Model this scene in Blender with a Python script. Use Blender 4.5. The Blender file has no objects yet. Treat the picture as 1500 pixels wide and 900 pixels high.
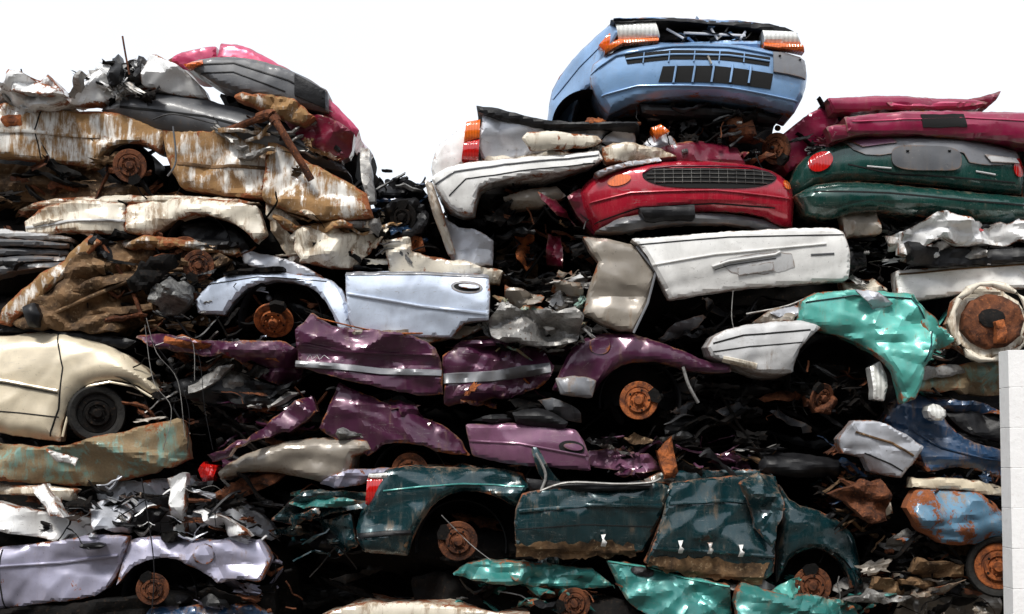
import bpy, bmesh, math, random
import numpy as np
from mathutils import Vector, Matrix, noise, geometry

sc=bpy.context.scene
S=180.0
def X(u): return (u-750)/S
def Z(v): return 0.6+(900-v)/S
def parse(s): return [tuple(float(a) for a in p.split(',')) for p in s.split()]

# ---------------------------------------------------------------- materials
def N(nt,t,**kw):
    n=nt.nodes.new(t)
    for k,v in kw.items(): setattr(n,k,v)
    return n
def base(name):
    m=bpy.data.materials.new(name); m.use_nodes=True
    nt=m.node_tree; b=nt.nodes['Principled BSDF']
    return m,nt,b
def mixc(nt,f,a,b):
    m=N(nt,'ShaderNodeMix',data_type='RGBA')
    L=nt.links
    if isinstance(f,(int,float)): m.inputs[0].default_value=f
    else: L.new(f,m.inputs[0])
    for i,c in ((6,a),(7,b)):
        if isinstance(c,tuple): m.inputs[i].default_value=(*c,1)
        else: L.new(c,m.inputs[i])
    return m.outputs[2]
def nz(nt,co,scale,detail=6,rough=.6,dist=0):
    n=N(nt,'ShaderNodeTexNoise'); n.inputs['Scale'].default_value=scale
    n.inputs['Detail'].default_value=detail; n.inputs['Roughness'].default_value=rough
    n.inputs['Distortion'].default_value=dist
    nt.links.new(co,n.inputs['Vector']); return n.outputs['Fac']
def ramp(nt,f,a,b):
    r=N(nt,'ShaderNodeMapRange'); r.interpolation_type='SMOOTHSTEP'
    r.inputs[1].default_value=a; r.inputs[2].default_value=b
    nt.links.new(f,r.inputs[0]); return r.outputs[0]
def mth(nt,op,a,b=0.0):
    m=N(nt,'ShaderNodeMath',operation=op,use_clamp=False)
    for i,c in ((0,a),(1,b)):
        if isinstance(c,(int,float)): m.inputs[i].default_value=c
        else: nt.links.new(c,m.inputs[i])
    return m.outputs[0]
def coords(nt,scale=(1,1,1)):
    t=N(nt,'ShaderNodeTexCoord'); mp=N(nt,'ShaderNodeMapping')
    mp.inputs['Scale'].default_value=scale
    nt.links.new(t.outputs['Object'],mp.inputs[0]); return mp.outputs[0]
def paint(name,c,rough=.3,metal=.2,dirt=.35,rust=.3,mud=(.20,.12,.06),coat=.55,bump=.12):
    m,nt,b=base(name); L=nt.links
    co=coords(nt); cs=coords(nt,(1.6,1.6,.22))
    n1=nz(nt,co,2.3,8,.65,.4); n2=nz(nt,cs,9,8,.72); n3=nz(nt,co,55,4,.7); n4=nz(nt,co,5,10,.78,.6)
    at=N(nt,'ShaderNodeAttribute',attribute_name='edge').outputs['Fac']
    col=mixc(nt,ramp(nt,n1,.35,.7),tuple(x*.78 for x in c),tuple(min(1,x*1.1+.004) for x in c))
    veil=mth(nt,'MULTIPLY',ramp(nt,n2,.40,.75),.16+.32*dirt)
    col=mixc(nt,veil,col,tuple(min(1,.5*x+.5*y) for x,y in zip(c,(.20,.16,.12))))
    s=mth(nt,'ADD',mth(nt,'MULTIPLY',n1,.45),mth(nt,'MULTIPLY',n2,.55))
    s=mth(nt,'ADD',s,mth(nt,'MULTIPLY',at,.07))
    th=.65-.22*dirt
    df=ramp(nt,s,th-.02,th+.09)
    df=mth(nt,'MULTIPLY',df,min(1,.4+dirt*.7))
    mudc=mixc(nt,n3,tuple(x*.5 for x in mud),tuple(min(1,x*1.3) for x in mud))
    col=mixc(nt,df,col,mudc)
    sp=ramp(nt,n3,.65,.70); sp=mth(nt,'MULTIPLY',sp,.65)
    col=mixc(nt,sp,col,(.025,.018,.014))
    sc1=nz(nt,coords(nt,(.7,1,5)),3.5,3,.5,.8)
    ln=mth(nt,'ABSOLUTE',mth(nt,'SUBTRACT',sc1,.5)); ln=ramp(nt,ln,.007,.0)
    ln=mth(nt,'MULTIPLY',ln,mth(nt,'MULTIPLY',ramp(nt,n4,.47,.58),.6))
    col=mixc(nt,ln,col,(.3,.28,.26))
    ch=mth(nt,'MULTIPLY',ramp(nt,at,.75,.95),ramp(nt,n4,.46,.52))
    col=mixc(nt,mth(nt,'MULTIPLY',ch,.7),col,(.16,.10,.07))
    rs=mth(nt,'ADD',n4,mth(nt,'MULTIPLY',at,.15))
    t2=.745-.16*rust
    rf=ramp(nt,rs,t2-.015,t2+.02)
    rc=mixc(nt,n3,(.035,.012,.006),(.40,.12,.035))
    col=mixc(nt,rf,col,rc)
    L.new(col,b.inputs['Base Color'])
    d2=mth(nt,'MAXIMUM',df,rf)
    ro=mth(nt,'ADD',rough,mth(nt,'MULTIPLY',d2,.6)); ro=mth(nt,'ADD',ro,mth(nt,'MULTIPLY',veil,.6))
    L.new(ro,b.inputs['Roughness'])
    cl=mth(nt,'SUBTRACT',1.0,d2)
    L.new(mth(nt,'MULTIPLY',cl,metal),b.inputs['Metallic'])
    L.new(mth(nt,'MULTIPLY',cl,coat),b.inputs['Coat Weight'])
    L.new(mth(nt,'ADD',mth(nt,'MULTIPLY',veil,.9),.07),b.inputs['Coat Roughness'])
    h=mth(nt,'ADD',mth(nt,'MULTIPLY',nz(nt,co,4,1,.5),.2),mth(nt,'MULTIPLY',d2,.12)); h=mth(nt,'ADD',h,mth(nt,'MULTIPLY',mth(nt,'MULTIPLY',n3,d2),.3))
    bp=N(nt,'ShaderNodeBump'); bp.inputs['Strength'].default_value=bump; bp.inputs['Distance'].default_value=.03
    L.new(h,bp.inputs['Height']); L.new(bp.outputs[0],b.inputs['Normal']); L.new(bp.outputs[0],b.inputs['Coat Normal'])
    return m
def rough_mat(name,c1,c2,c3=None,scale=8,rough=.8,metal=0,bump=.6,lo=.35,hi=.65,spec=.3):
    m,nt,b=base(name); co=coords(nt)
    n1=nz(nt,co,scale,9,.7,.5); n2=nz(nt,co,scale*6,5,.7)
    col=mixc(nt,ramp(nt,n1,lo,hi),c1,c2)
    if c3: col=mixc(nt,ramp(nt,n2,.56,.7),col,c3)
    nt.links.new(col,b.inputs['Base Color']); b.inputs['Roughness'].default_value=rough; b.inputs['Metallic'].default_value=metal
    b.inputs['Specular IOR Level'].default_value=spec
    bp=N(nt,'ShaderNodeBump'); bp.inputs['Strength'].default_value=bump; bp.inputs['Distance'].default_value=.02
    h=mth(nt,'ADD',n1,mth(nt,'MULTIPLY',n2,.4))
    nt.links.new(h,bp.inputs['Height']); nt.links.new(bp.outputs[0],b.inputs['Normal'])
    return m
def simple(name,c,rough=.2,coat=0,metal=0,ribs=0):
    m,nt,b=base(name); co=coords(nt); n=nz(nt,co,30,5,.7)
    col=mixc(nt,ramp(nt,n,.45,.85),c,tuple(x*.45 for x in c))
    if ribs:
        w=N(nt,'ShaderNodeTexWave'); w.inputs['Scale'].default_value=ribs; nt.links.new(co,w.inputs['Vector'])
        col=mixc(nt,mth(nt,'MULTIPLY',w.outputs['Fac'],.3),col,tuple(x*.4 for x in c))
        bp=N(nt,'ShaderNodeBump');bp.inputs['Strength'].default_value=.3;bp.inputs['Distance'].default_value=.01
        nt.links.new(w.outputs['Fac'],bp.inputs['Height']);nt.links.new(bp.outputs[0],b.inputs['Normal'])
    nt.links.new(col,b.inputs['Base Color']); b.inputs['Roughness'].default_value=rough
    b.inputs['Coat Weight'].default_value=coat; b.inputs['Metallic'].default_value=metal
    return m
BLUE=paint('blue_paint',(.22,.38,.62),dirt=.2,rust=.15)
RED=paint('red_paint',(.44,.007,.028),dirt=.12,rust=.05,rough=.24,coat=.8)
DRED=paint('dark_red_paint',(.16,.005,.026),dirt=.2,rust=.2)
MAG=paint('magenta_paint',(.27,.010,.055),dirt=.15,rust=.1)
PINK=paint('faded_red_paint',(.52,.05,.13),dirt=.12,rust=.1)
PURP=paint('purple_paint',(.072,.013,.045),dirt=.25,rust=.35,metal=.3)
LPURP=paint('light_purple_paint',(.19,.075,.14),dirt=.22,rust=.2,metal=.3)
TEAL=paint('teal_paint',(.085,.40,.34),dirt=.33,rust=.4)
DTEAL=paint('dark_teal_paint',(.035,.22,.20),dirt=.36,rust=.4,metal=.3)
DGRN=paint('dark_green_paint',(.003,.034,.042),dirt=.34,rust=.28,metal=.35,rough=.22,coat=.8)
GRN=paint('green_paint',(.004,.052,.042),dirt=.15,rust=.05,metal=.3,rough=.25,coat=.8)
DBLUE=paint('navy_paint',(.010,.045,.11),dirt=.4,rust=.4)
BEIGE=paint('beige_paint',(.74,.64,.47),dirt=.22,rust=.15)
WHITE=paint('white_paint',(.84,.84,.83),dirt=.33,rust=.4,metal=0)
CWHITE=paint('clean_white_paint',(.86,.85,.82),dirt=.16,rust=.18,metal=0)
MWHITE=paint('muddy_white_paint',(.84,.81,.75),dirt=.9,rust=.7,metal=0,mud=(.30,.17,.07))
CREAM=paint('cream_paint',(.80,.73,.60),dirt=.55,rust=.55,metal=0,mud=(.26,.16,.08))
SILV=paint('silver_paint',(.56,.58,.63),dirt=.3,rust=.2,metal=.3,rough=.38,coat=.3)
LBLUE=paint('ice_blue_paint',(.62,.70,.84),dirt=.17,rust=.18,metal=.2)
LILAC=paint('lilac_silver_paint',(.37,.36,.47),dirt=.38,rust=.45,metal=.3)
GREY=paint('grey_plastic',(.09,.094,.103),dirt=.25,rust=-.3,metal=0,coat=.1,rough=.45)
MGREY=paint('silver_grey_trim',(.19,.195,.21),dirt=.3,rust=-.3,metal=.2,coat=.2,rough=.38)
LGREY=paint('light_grey_plastic',(.56,.56,.56),dirt=.3,rust=-.3,metal=0,coat=.2,rough=.45)
TAUPE=paint('taupe_paint',(.34,.30,.25),dirt=.45,rust=.3,metal=.2)
PATINA=paint('patina_panel',(.17,.30,.25),dirt=.9,rust=.55,metal=0,mud=(.25,.18,.10),rough=.5,coat=.2)
MUD=rough_mat('muddy_underbody',(.03,.017,.009),(.20,.115,.055),(.34,.24,.14),scale=4)
RUST=rough_mat('rust',(.025,.009,.005),(.15,.05,.02),(.30,.10,.03),scale=9,metal=.1)
ORUST=rough_mat('orange_rust',(.08,.024,.010),(.40,.115,.03),(.045,.016,.010),scale=14)
DARK=rough_mat('gap_shade_greasy_steel',(.002,.002,.002),(.008,.006,.005),(.03,.018,.011),scale=5,hi=.75,rough=.75,spec=.15)  # near-black base puts the shade of the gaps into the steel colour
BLACK=rough_mat('black_plastic',(.003,.003,.004),(.012,.012,.013),None,scale=10,rough=.45,bump=.2,spec=.3)
RUBBER=rough_mat('rubber',(.006,.006,.006),(.018,.017,.015),(.04,.033,.025),scale=8,rough=.75)
ALU=rough_mat('cast_aluminium',(.08,.08,.08),(.27,.27,.26),(.05,.035,.025),scale=10,metal=.5,rough=.5)
BARE=rough_mat('bare_sheet_steel',(.13,.125,.12),(.36,.35,.33),(.09,.05,.03),scale=5,metal=.4,rough=.45,bump=.25)
REDL=simple('red_lens',(.50,.010,.008),.12,coat=1,ribs=14)
AMB=simple('amber_lens',(.80,.15,.014),.15,coat=1,ribs=14)
CLR=simple('clear_lens',(.80,.80,.76),.1,coat=1,metal=.1,ribs=9)
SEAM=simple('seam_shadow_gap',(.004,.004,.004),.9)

# ---------------------------------------------------------------- helpers
def car(name,u,v,y=.5):
    e=bpy.data.objects.new(name,None); sc.collection.objects.link(e)
    e.location=(X(u),y,Z(v)); e.empty_display_size=.3
    return e
def link(me,name,parent):
    o=bpy.data.objects.new(name,me); sc.collection.objects.link(o)
    if parent is not None:
        o.parent=parent; o.matrix_parent_inverse=Matrix.Translation(-Vector(parent.location))
    return o
def soften(p,hard=42):
    """round only the gentle bends; keep real corners and tears angular"""
    n=[];m=len(p)
    for i in range(m):
        o,a,b=p[i-1],p[i],p[(i+1)%m]
        d1=(a[0]-o[0],a[1]-o[1]);d2=(b[0]-a[0],b[1]-a[1])
        t=abs(math.degrees(math.atan2(d1[0]*d2[1]-d1[1]*d2[0],d1[0]*d2[0]+d1[1]*d2[1])))
        q=.25 if t<hard else .045
        n.append((a[0]-d1[0]*q,a[1]-d1[1]*q)); n.append((a[0]+d2[0]*q,a[1]+d2[1]*q))
    return n
def resample(p,step):
    out=[]
    m=len(p)
    for i in range(m):
        a=p[i];b=p[(i+1)%m]
        l=math.hypot(b[0]-a[0],b[1]-a[1]); n=max(1,int(round(l/step)))
        for j in range(n): out.append((a[0]+(b[0]-a[0])*j/n,a[1]+(b[1]-a[1])*j/n))
    return out
def pdist(px,pz,poly):
    A=np.array(poly);B=np.roll(A,-1,0);d=B-A
    L2=(d**2).sum(1)+1e-12
    P_=np.stack([px,pz],1)
    w=P_[:,None,:]-A[None]
    t=np.clip((w*d[None]).sum(2)/L2[None],0,1)
    q=w-t[...,None]*d[None]
    return np.sqrt((q**2).sum(2)).min(1)
def inside(px,pz,poly):
    A=np.array(poly);B=np.roll(A,-1,0)
    c=np.zeros(len(px),bool)
    for (x1,z1),(x2,z2) in zip(A,B):
        if z1==z2: continue
        m=((z1>pz)!=(z2>pz))&(px<(x2-x1)*(pz-z1)/(z2-z1)+x1)
        c^=m
    return c
SEED=[10]
def P(car_,name,pts,mat,y=0.,er=.05,r=.08,fold=.1,k=4,dent=.015,bow=0,tx=0,tz=0,fl=.14,step=.025,sm=1,jag=.004,on=None,off=.012,seed=None,cv=.03,world=False):
    if seed is None: SEED[0]+=1; seed=SEED[0]
    rnd=random.Random(seed)
    raw=parse(pts) if isinstance(pts,str) else pts
    poly=raw if world else [(X(a),Z(b)) for a,b in raw]
    ar=sum(poly[i][0]*poly[(i+1)%len(poly)][1]-poly[(i+1)%len(poly)][0]*poly[i][1] for i in range(len(poly)))
    if ar<0: poly=poly[::-1]
    xs=[p[0] for p in poly]; zs=[p[1] for p in poly]
    x0,x1,z0,z1=min(xs),max(xs),min(zs),max(zs); xc=(x0+x1)/2; zc=(z0+z1)/2; hw=max(.01,(x1-x0)/2); hz=max(.01,(z1-z0)/2)
    if not bow:
        if sm<2:
            if fold>.12: er*=.3; r*=.3
            else: er*=.42; r*=.42
            if min(hw,hz)<.12: er*=.6; r*=.6
        else: er*=.7; r*=.8
    if sm: poly=soften(poly)
    if sm==2: poly=soften(poly,80)
    tear=.03*max(0,fold-.12)
    if tear and jag:
        poly=resample(poly,.075)
        poly=[(a+rnd.gauss(0,tear*.7),b+rnd.gauss(0,tear)) for a,b in poly]
    poly=resample(poly,step)
    if jag: poly=[(a+jag*(noise.noise((a*11,b*11,seed))+.6*noise.noise((a*40,b*40,seed))),b+jag*2.0*(noise.noise((a*11,b*11,seed+9))+.5*noise.noise((a*40,b*40,seed+5)))) for a,b in poly]
    folds=[]
    for _ in range(k+5):
        an=rnd.choice([rnd.uniform(0,math.pi),rnd.gauss(math.pi/2,.5),rnd.gauss(0,.35)])
        folds.append((rnd.uniform(x0,x1),rnd.uniform(z0,z1),math.cos(an),math.sin(an),1.7*fold*rnd.uniform(-1,1),rnd.uniform(.02,.12)))
    def planes():
        L=[]
        for _ in range(k+5):
            an=rnd.gauss(math.pi/2,.7) if rnd.random()<.6 else rnd.uniform(0,6.3)
            g=1.4*fold*rnd.uniform(.4,1.5)*rnd.choice((-1,1))
            L.append((rnd.uniform(x0,x1),rnd.uniform(z0,z1),g*math.cos(an),g*math.sin(an)))
        return L
    p1,p2=planes(),planes(); ra=rnd.gauss(.2,.5); ca,sa=math.cos(ra),math.sin(ra)
    sb=poly
    if on is None:
        def fn(px,pz):
            px=np.asarray(px,float);pz=np.asarray(pz,float)
            d=pdist(px,pz,sb); d=np.where(inside(px,pz,sb),d,0)
            v=y+tx*(px-xc)+tz*(pz-zc)+bow*((px-xc)/hw)**2+cv*np.minimum(1.2,((pz-zc)/hz)**2)
            e=1-np.clip(d/r,0,1); v=v+er*e**2
            if fold or dent:
                wx=np.array([noise.noise((a*2.5,seed*1.3,b*2.5)) for a,b in zip(px,pz)])
                qx=px+wx*.03;qz=pz+wx*.03
                h=np.max([gx_*(qx-a)+gz_*(qz-b) for a,b,gx_,gz_ in p1],axis=0)-np.max([gx_*(qx-a)+gz_*(qz-b) for a,b,gx_,gz_ in p2],axis=0)
                v=v+.11*np.tanh(h/.11)
                for fx,fz,c,s,a,w in folds:
                    sd=(px-fx)*s-(pz-fz)*c+wx*.04
                    v=v+a*np.minimum(np.abs(sd),w)
                if fold>.06:
                    A=(px*ca+pz*sa)*1.5;B=(-px*sa+pz*ca)*4.4
                    rd=np.array([abs(noise.noise((a,b,seed*3.1))) for a,b in zip(A,B)])
                    v=v+min(fold,.5)*.22*rd
                if dent:
                    v=v+dent*wx
            return v
    else:
        def fn(px,pz): return on(px,pz)-off
    gx=np.arange(x0,x1+step,step); gz=np.arange(z0,z1+step,step*.87)
    pxs=[];pzs=[]
    for j,b in enumerate(gz):
        for a in gx:
            pxs.append(a+(step/2 if j%2 else 0)+rnd.uniform(-.05,.05)*step); pzs.append(b+rnd.uniform(-.05,.05)*step)
    pxs=np.array(pxs);pzs=np.array(pzs)
    m=inside(pxs,pzs,poly); pxs=pxs[m];pzs=pzs[m]
    if len(pxs):
        m=pdist(pxs,pzs,poly)>step*.45; pxs=pxs[m];pzs=pzs[m]
    vs=[Vector(p) for p in poly]+[Vector((a,b)) for a,b in zip(pxs,pzs)]
    n=len(poly)
    res=geometry.delaunay_2d_cdt(vs,[],[list(range(n))],1,1e-5)
    V=res[0];F=res[2]
    if not len(F): return fn
    ax=np.array([v.x for v in V]);az=np.array([v.y for v in V])
    ay=fn(ax,az); dd=pdist(ax,az,poly)
    bm=bmesh.new(); el=bm.verts.layers.float.new('edge')
    bv=[]
    for a,b,c,d in zip(ax,ay,az,dd):
        q=bm.verts.new((a,b,c)); q[el]=math.exp(-d/.03); bv.append(q)
    for f in F:
        try: bm.faces.new([bv[i] for i in f])
        except Exception: pass
    if fl>0:
        ns=max(1,int(fl/.22))
        edges=[e for e in bm.edges if e.is_boundary]
        for sgi in range(ns):
            r_=bmesh.ops.extrude_edge_only(bm,edges=edges)
            nv=[g for g in r_['geom'] if isinstance(g,bmesh.types.BMVert)]
            edges=[g for g in r_['geom'] if isinstance(g,bmesh.types.BMEdge) and g.is_boundary]
            nvs=set(nv); edges=[e for e in edges if e.verts[0] in nvs and e.verts[1] in nvs]
            for q in nv:
                q.co.y+=fl/ns
                q[el]=1
                if fl>.3:
                    q.co.x+=.05*noise.noise(q.co*3); q.co.z+=.05*noise.noise(q.co*3+Vector((5,5,5)))
        bmesh.ops.recalc_face_normals(bm,faces=bm.faces)
        s=sum(f.normal.y*f.calc_area() for f in bm.faces)
        if s>0: bmesh.ops.reverse_faces(bm,faces=bm.faces)
    me=bpy.data.meshes.new(name); bm.to_mesh(me); bm.free()
    me.materials.append(mat)
    for p in me.polygons: p.use_smooth=True
    me.set_sharp_from_angle(angle=math.radians(20))
    link(me,name,car_)
    return fn
def strew(car_,box,n,mats,y=(.02,.22),sz=(.10,.32),name='torn_panel_piece',seed=1):
    R=random.Random(seed)
    x0,x1=sorted((X(box[0]),X(box[2])));z0,z1=sorted((Z(box[1]),Z(box[3])))
    for i in range(n):
        a=R.uniform(*sz); b=a*R.uniform(.16,.45); rot=R.gauss(0,.28)
        cx=R.uniform(x0+a*.5,max(x0+a*.5,x1-a*.5));cz=R.uniform(z0+b*.5,max(z0+b*.5,z1-b*.5)); m=R.randint(6,10); pts=[]
        for j in range(m):
            t=2*math.pi*(j+R.uniform(-.3,.3))/m; q=R.uniform(.55,1.15)
            px,pz=a*q*math.cos(t),b*q*math.sin(t)
            pts.append((cx+px*math.cos(rot)-pz*math.sin(rot),cz+px*math.sin(rot)+pz*math.cos(rot)))
        P(car_,name,pts,R.choice(mats),y=R.uniform(*y),fold=R.uniform(.35,.75),k=R.randint(3,7),dent=.03,tz=R.uniform(-.9,.5),tx=R.uniform(-.4,.4),fl=R.choice((.02,.03,.1)),step=.028,world=True,seed=seed*100+i)
def LN(fn,car_,name,pts,w,mat,off=.012,y=None):
    raw=[(X(a),Z(b)) for a,b in parse(pts)]
    pp=[]
    for a,b in zip(raw[:-1],raw[1:]):
        l=math.hypot(b[0]-a[0],b[1]-a[1]);n=max(1,int(l/.025))
        for j in range(n): pp.append((a[0]+(b[0]-a[0])*j/n,a[1]+(b[1]-a[1])*j/n))
    pp.append(raw[-1]); verts=[];faces=[]
    offs=((-.5,.02),(-.42,-1),(0,-1.25),(.42,-1),(.5,.02))
    for i,(a,b) in enumerate(pp):
        q=pp[min(i+1,len(pp)-1)];o=pp[max(i-1,0)]
        dx,dz=q[0]-o[0],q[1]-o[1];l=math.hypot(dx,dz)+1e-9;nx,nz_=-dz/l,dx/l
        xx=[a+nx*w*t for t,_ in offs];zz=[b+nz_*w*t for t,_ in offs]
        yy=fn(np.array(xx),np.array(zz)) if fn else [y]*5
        for (t,o_),x,z,yv in zip(offs,xx,zz,yy): verts.append((x,yv+o_*off,z))
    for i in range(len(pp)-1):
        for j in range(4):
            a=i*5+j; faces.append((a,a+5,a+6,a+1))
    me=bpy.data.meshes.new(name);me.from_pydata(verts,[],faces);me.materials.append(mat)
    for p in me.polygons: p.use_smooth=True
    me.set_sharp_from_angle(angle=math.radians(35))
    link(me,name,car_)
def ell(u,v,a,b,rot=0,n=18):
    c,s=math.cos(math.radians(rot)),math.sin(math.radians(rot))
    return [(u+a*math.cos(t)*c-b*math.sin(t)*s,v+a*math.cos(t)*s+b*math.sin(t)*c) for t in [2*math.pi*i/n for i in range(n)]]
def tube_geo(pts,r,sides=8):
    V=[];F=[]
    n=len(pts)
    for i,p in enumerate(pts):
        d=(pts[min(i+1,n-1)]-pts[max(i-1,0)])
        if d.length<1e-6: d=Vector((0,0,1))
        d.normalize(); a=d.orthogonal().normalized(); b=d.cross(a)
        rr=r[min(i,len(r)-1)] if isinstance(r,list) else r
        for k in range(sides):
            t=2*math.pi*k/sides; V.append(p+a*(rr*math.cos(t))+b*(rr*math.sin(t)))
    for i in range(n-1):
        for k in range(sides):
            F.append((i*sides+k,i*sides+(k+1)%sides,(i+1)*sides+(k+1)%sides,(i+1)*sides+k))
    F.append(tuple(range(sides))[::-1]); F.append(tuple((n-1)*sides+k for k in range(sides)))
    return V,F
def spline(pts,m=5):
    out=[]
    n=len(pts)
    for i in range(n-1):
        p0,p1,p2,p3=pts[max(i-1,0)],pts[i],pts[i+1],pts[min(i+2,n-1)]
        for j in range(m):
            t=j/m
            out.append(.5*((2*p1)+(p2-p0)*t+(2*p0-5*p1+4*p2-p3)*t*t+(3*p1-p0-3*p2+p3)*t**3))
    out.append(pts[-1]); return out
def T(car_,name,pts,r,mat,y=-.1,ys=None,sides=8,m=5):
    raw=parse(pts); ys=ys or [y]*len(raw)
    p=[Vector((X(a),yy,Z(b))) for (a,b),yy in zip(raw,ys)]
    V,F=tube_geo(spline(p,m) if m>1 else p,r,sides)
    me=bpy.data.meshes.new(name);me.from_pydata([tuple(v) for v in V],[],F);me.materials.append(mat)
    for q in me.polygons:q.use_smooth=True
    me.set_sharp_from_angle(angle=math.radians(45))
    return link(me,name,car_)
def lathe(prof,seg=32):
    V=[];F=[]
    for r,y in prof:
        for k in range(seg):
            t=2*math.pi*k/seg; V.append(Vector((r*math.cos(t),y,r*math.sin(t))))
    for i in range(len(prof)-1):
        for k in range(seg):
            F.append((i*seg+k,(i+1)*seg+k,(i+1)*seg+(k+1)%seg,i*seg+(k+1)%seg))
    return V,F
def wheel(car_,u,v,y=.05,r=.16,mat=RUST,tire=False,tilt=(0,0),sq=1.):
    c=Vector((X(u),y,Z(v)))
    R=Matrix.Rotation(math.radians(tilt[0]),4,'X')@Matrix.Rotation(math.radians(tilt[1]),4,'Z')@Matrix.Rotation(u*.37,4,'Y')
    V=[];F=[];MI=[]
    def add(vs,fs,mi):
        o=len(V);V.extend([tuple(c+R@Vector((a.x,a.y,a.z*sq))) for a in vs]);F.extend([tuple(i+o for i in f) for f in fs]);MI.extend([mi]*len(fs))
    prof=[(.001,-.35*r),(.2*r,-.34*r),(.24*r,-.28*r),(.26*r,-.1*r),(.42*r,-.08*r),(.46*r,-.17*r),(.6*r,-.17*r),(.63*r,0),(.70*r,.02*r),(.72*r,-.03*r),(.97*r,-.03*r),(1*r,.0),(1*r,.1*r),(.9*r,.14*r),(.6*r,.14*r)]
    a,b=lathe(prof);add(a,b,0)
    for i in range(5):
        t=2*math.pi*i/5+.3
        p=Vector((.36*r*math.cos(t),0,.36*r*math.sin(t)))
        a,b=tube_geo([p+Vector((0,.02,0)),p+Vector((0,-.28*r,0))],.04*r,6);add(a,b,0)
        t+=.6; p=Vector((.53*r*math.cos(t),-.175*r,.53*r*math.sin(t)))
        a,b=tube_geo([p+Vector((0,.01,0)),p+Vector((0,-.010*r,0))],.06*r,8);add(a,b,1)
    a,b=tube_geo([Vector((0,.1*r,0)),Vector((0,.6,0))],.3*r,10);add(a,b,1)
    cp=[(.55,.2),(.95,.35),(1.12,.1),(1.12,-.35),(.9,-.5),(.6,-.3)]
    vs=[Vector((x*r,-.16*r,z*r)) for x,z in cp]+[Vector((x*r,.2*r,z*r)) for x,z in cp]
    fs=[(0,5,4,3,2,1)]+[(i,(i+1)%6,(i+1)%6+6,i+6) for i in range(6)]
    if not tire: add(vs,fs,1)
    if tire:
        q=r*tire
        pr=[(r*1.0,.0),(r*1.05,-.12*r),(r*1.12,-.16*r),(q*.93,-.2*r),(q*.985,-.12*r),(q,.0),(q,.6*r),(q*.96,.75*r),(r,.7*r)]
        a,b=lathe(pr,40);add(a,b,2)
        for i in range(40):
            t=2*math.pi*i/40
            d=Vector((math.cos(t),0,math.sin(t)))
            a,b=tube_geo([d*q*1.0+Vector((0,.02*r,0)),d*q*1.0+Vector((0,.6*r,0))],.03*r,4);add(a,b,2)
    me=bpy.data.meshes.new('wheel');me.from_pydata(V,[],F)
    for m in (mat,DARK,RUBBER): me.materials.append(m)
    me.polygons.foreach_set('material_index',MI)
    for q in me.polygons:q.use_smooth=True
    me.set_sharp_from_angle(angle=math.radians(40))
    link(me,'wheel_hub',car_)
def arch(car_,u,v,r,y0=.03,y1=.5,a0=-10,a1=190,mat=BLACK):
    c=(X(u),Z(v));V=[];F=[];n=24;rings=[(1.0,y0),(.97,y0+.03),(.98,(y0+y1)/2),(.95,y1),(.1,y1+.02)]
    for rr,y in rings:
        for i in range(n+1):
            t=math.radians(a0+(a1-a0)*i/n); V.append((c[0]+r*rr*math.cos(t),y,c[1]+r*rr*math.sin(t)))
    for j in range(len(rings)-1):
        for i in range(n): a=j*(n+1)+i;F.append((a,a+1,a+n+2,a+n+1))
    me=bpy.data.meshes.new('wheel_arch_liner');me.from_pydata(V,[],F);me.materials.append(mat)
    for q in me.polygons:q.use_smooth=True
    link(me,'wheel_arch_liner',car_)
GF=.5
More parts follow.
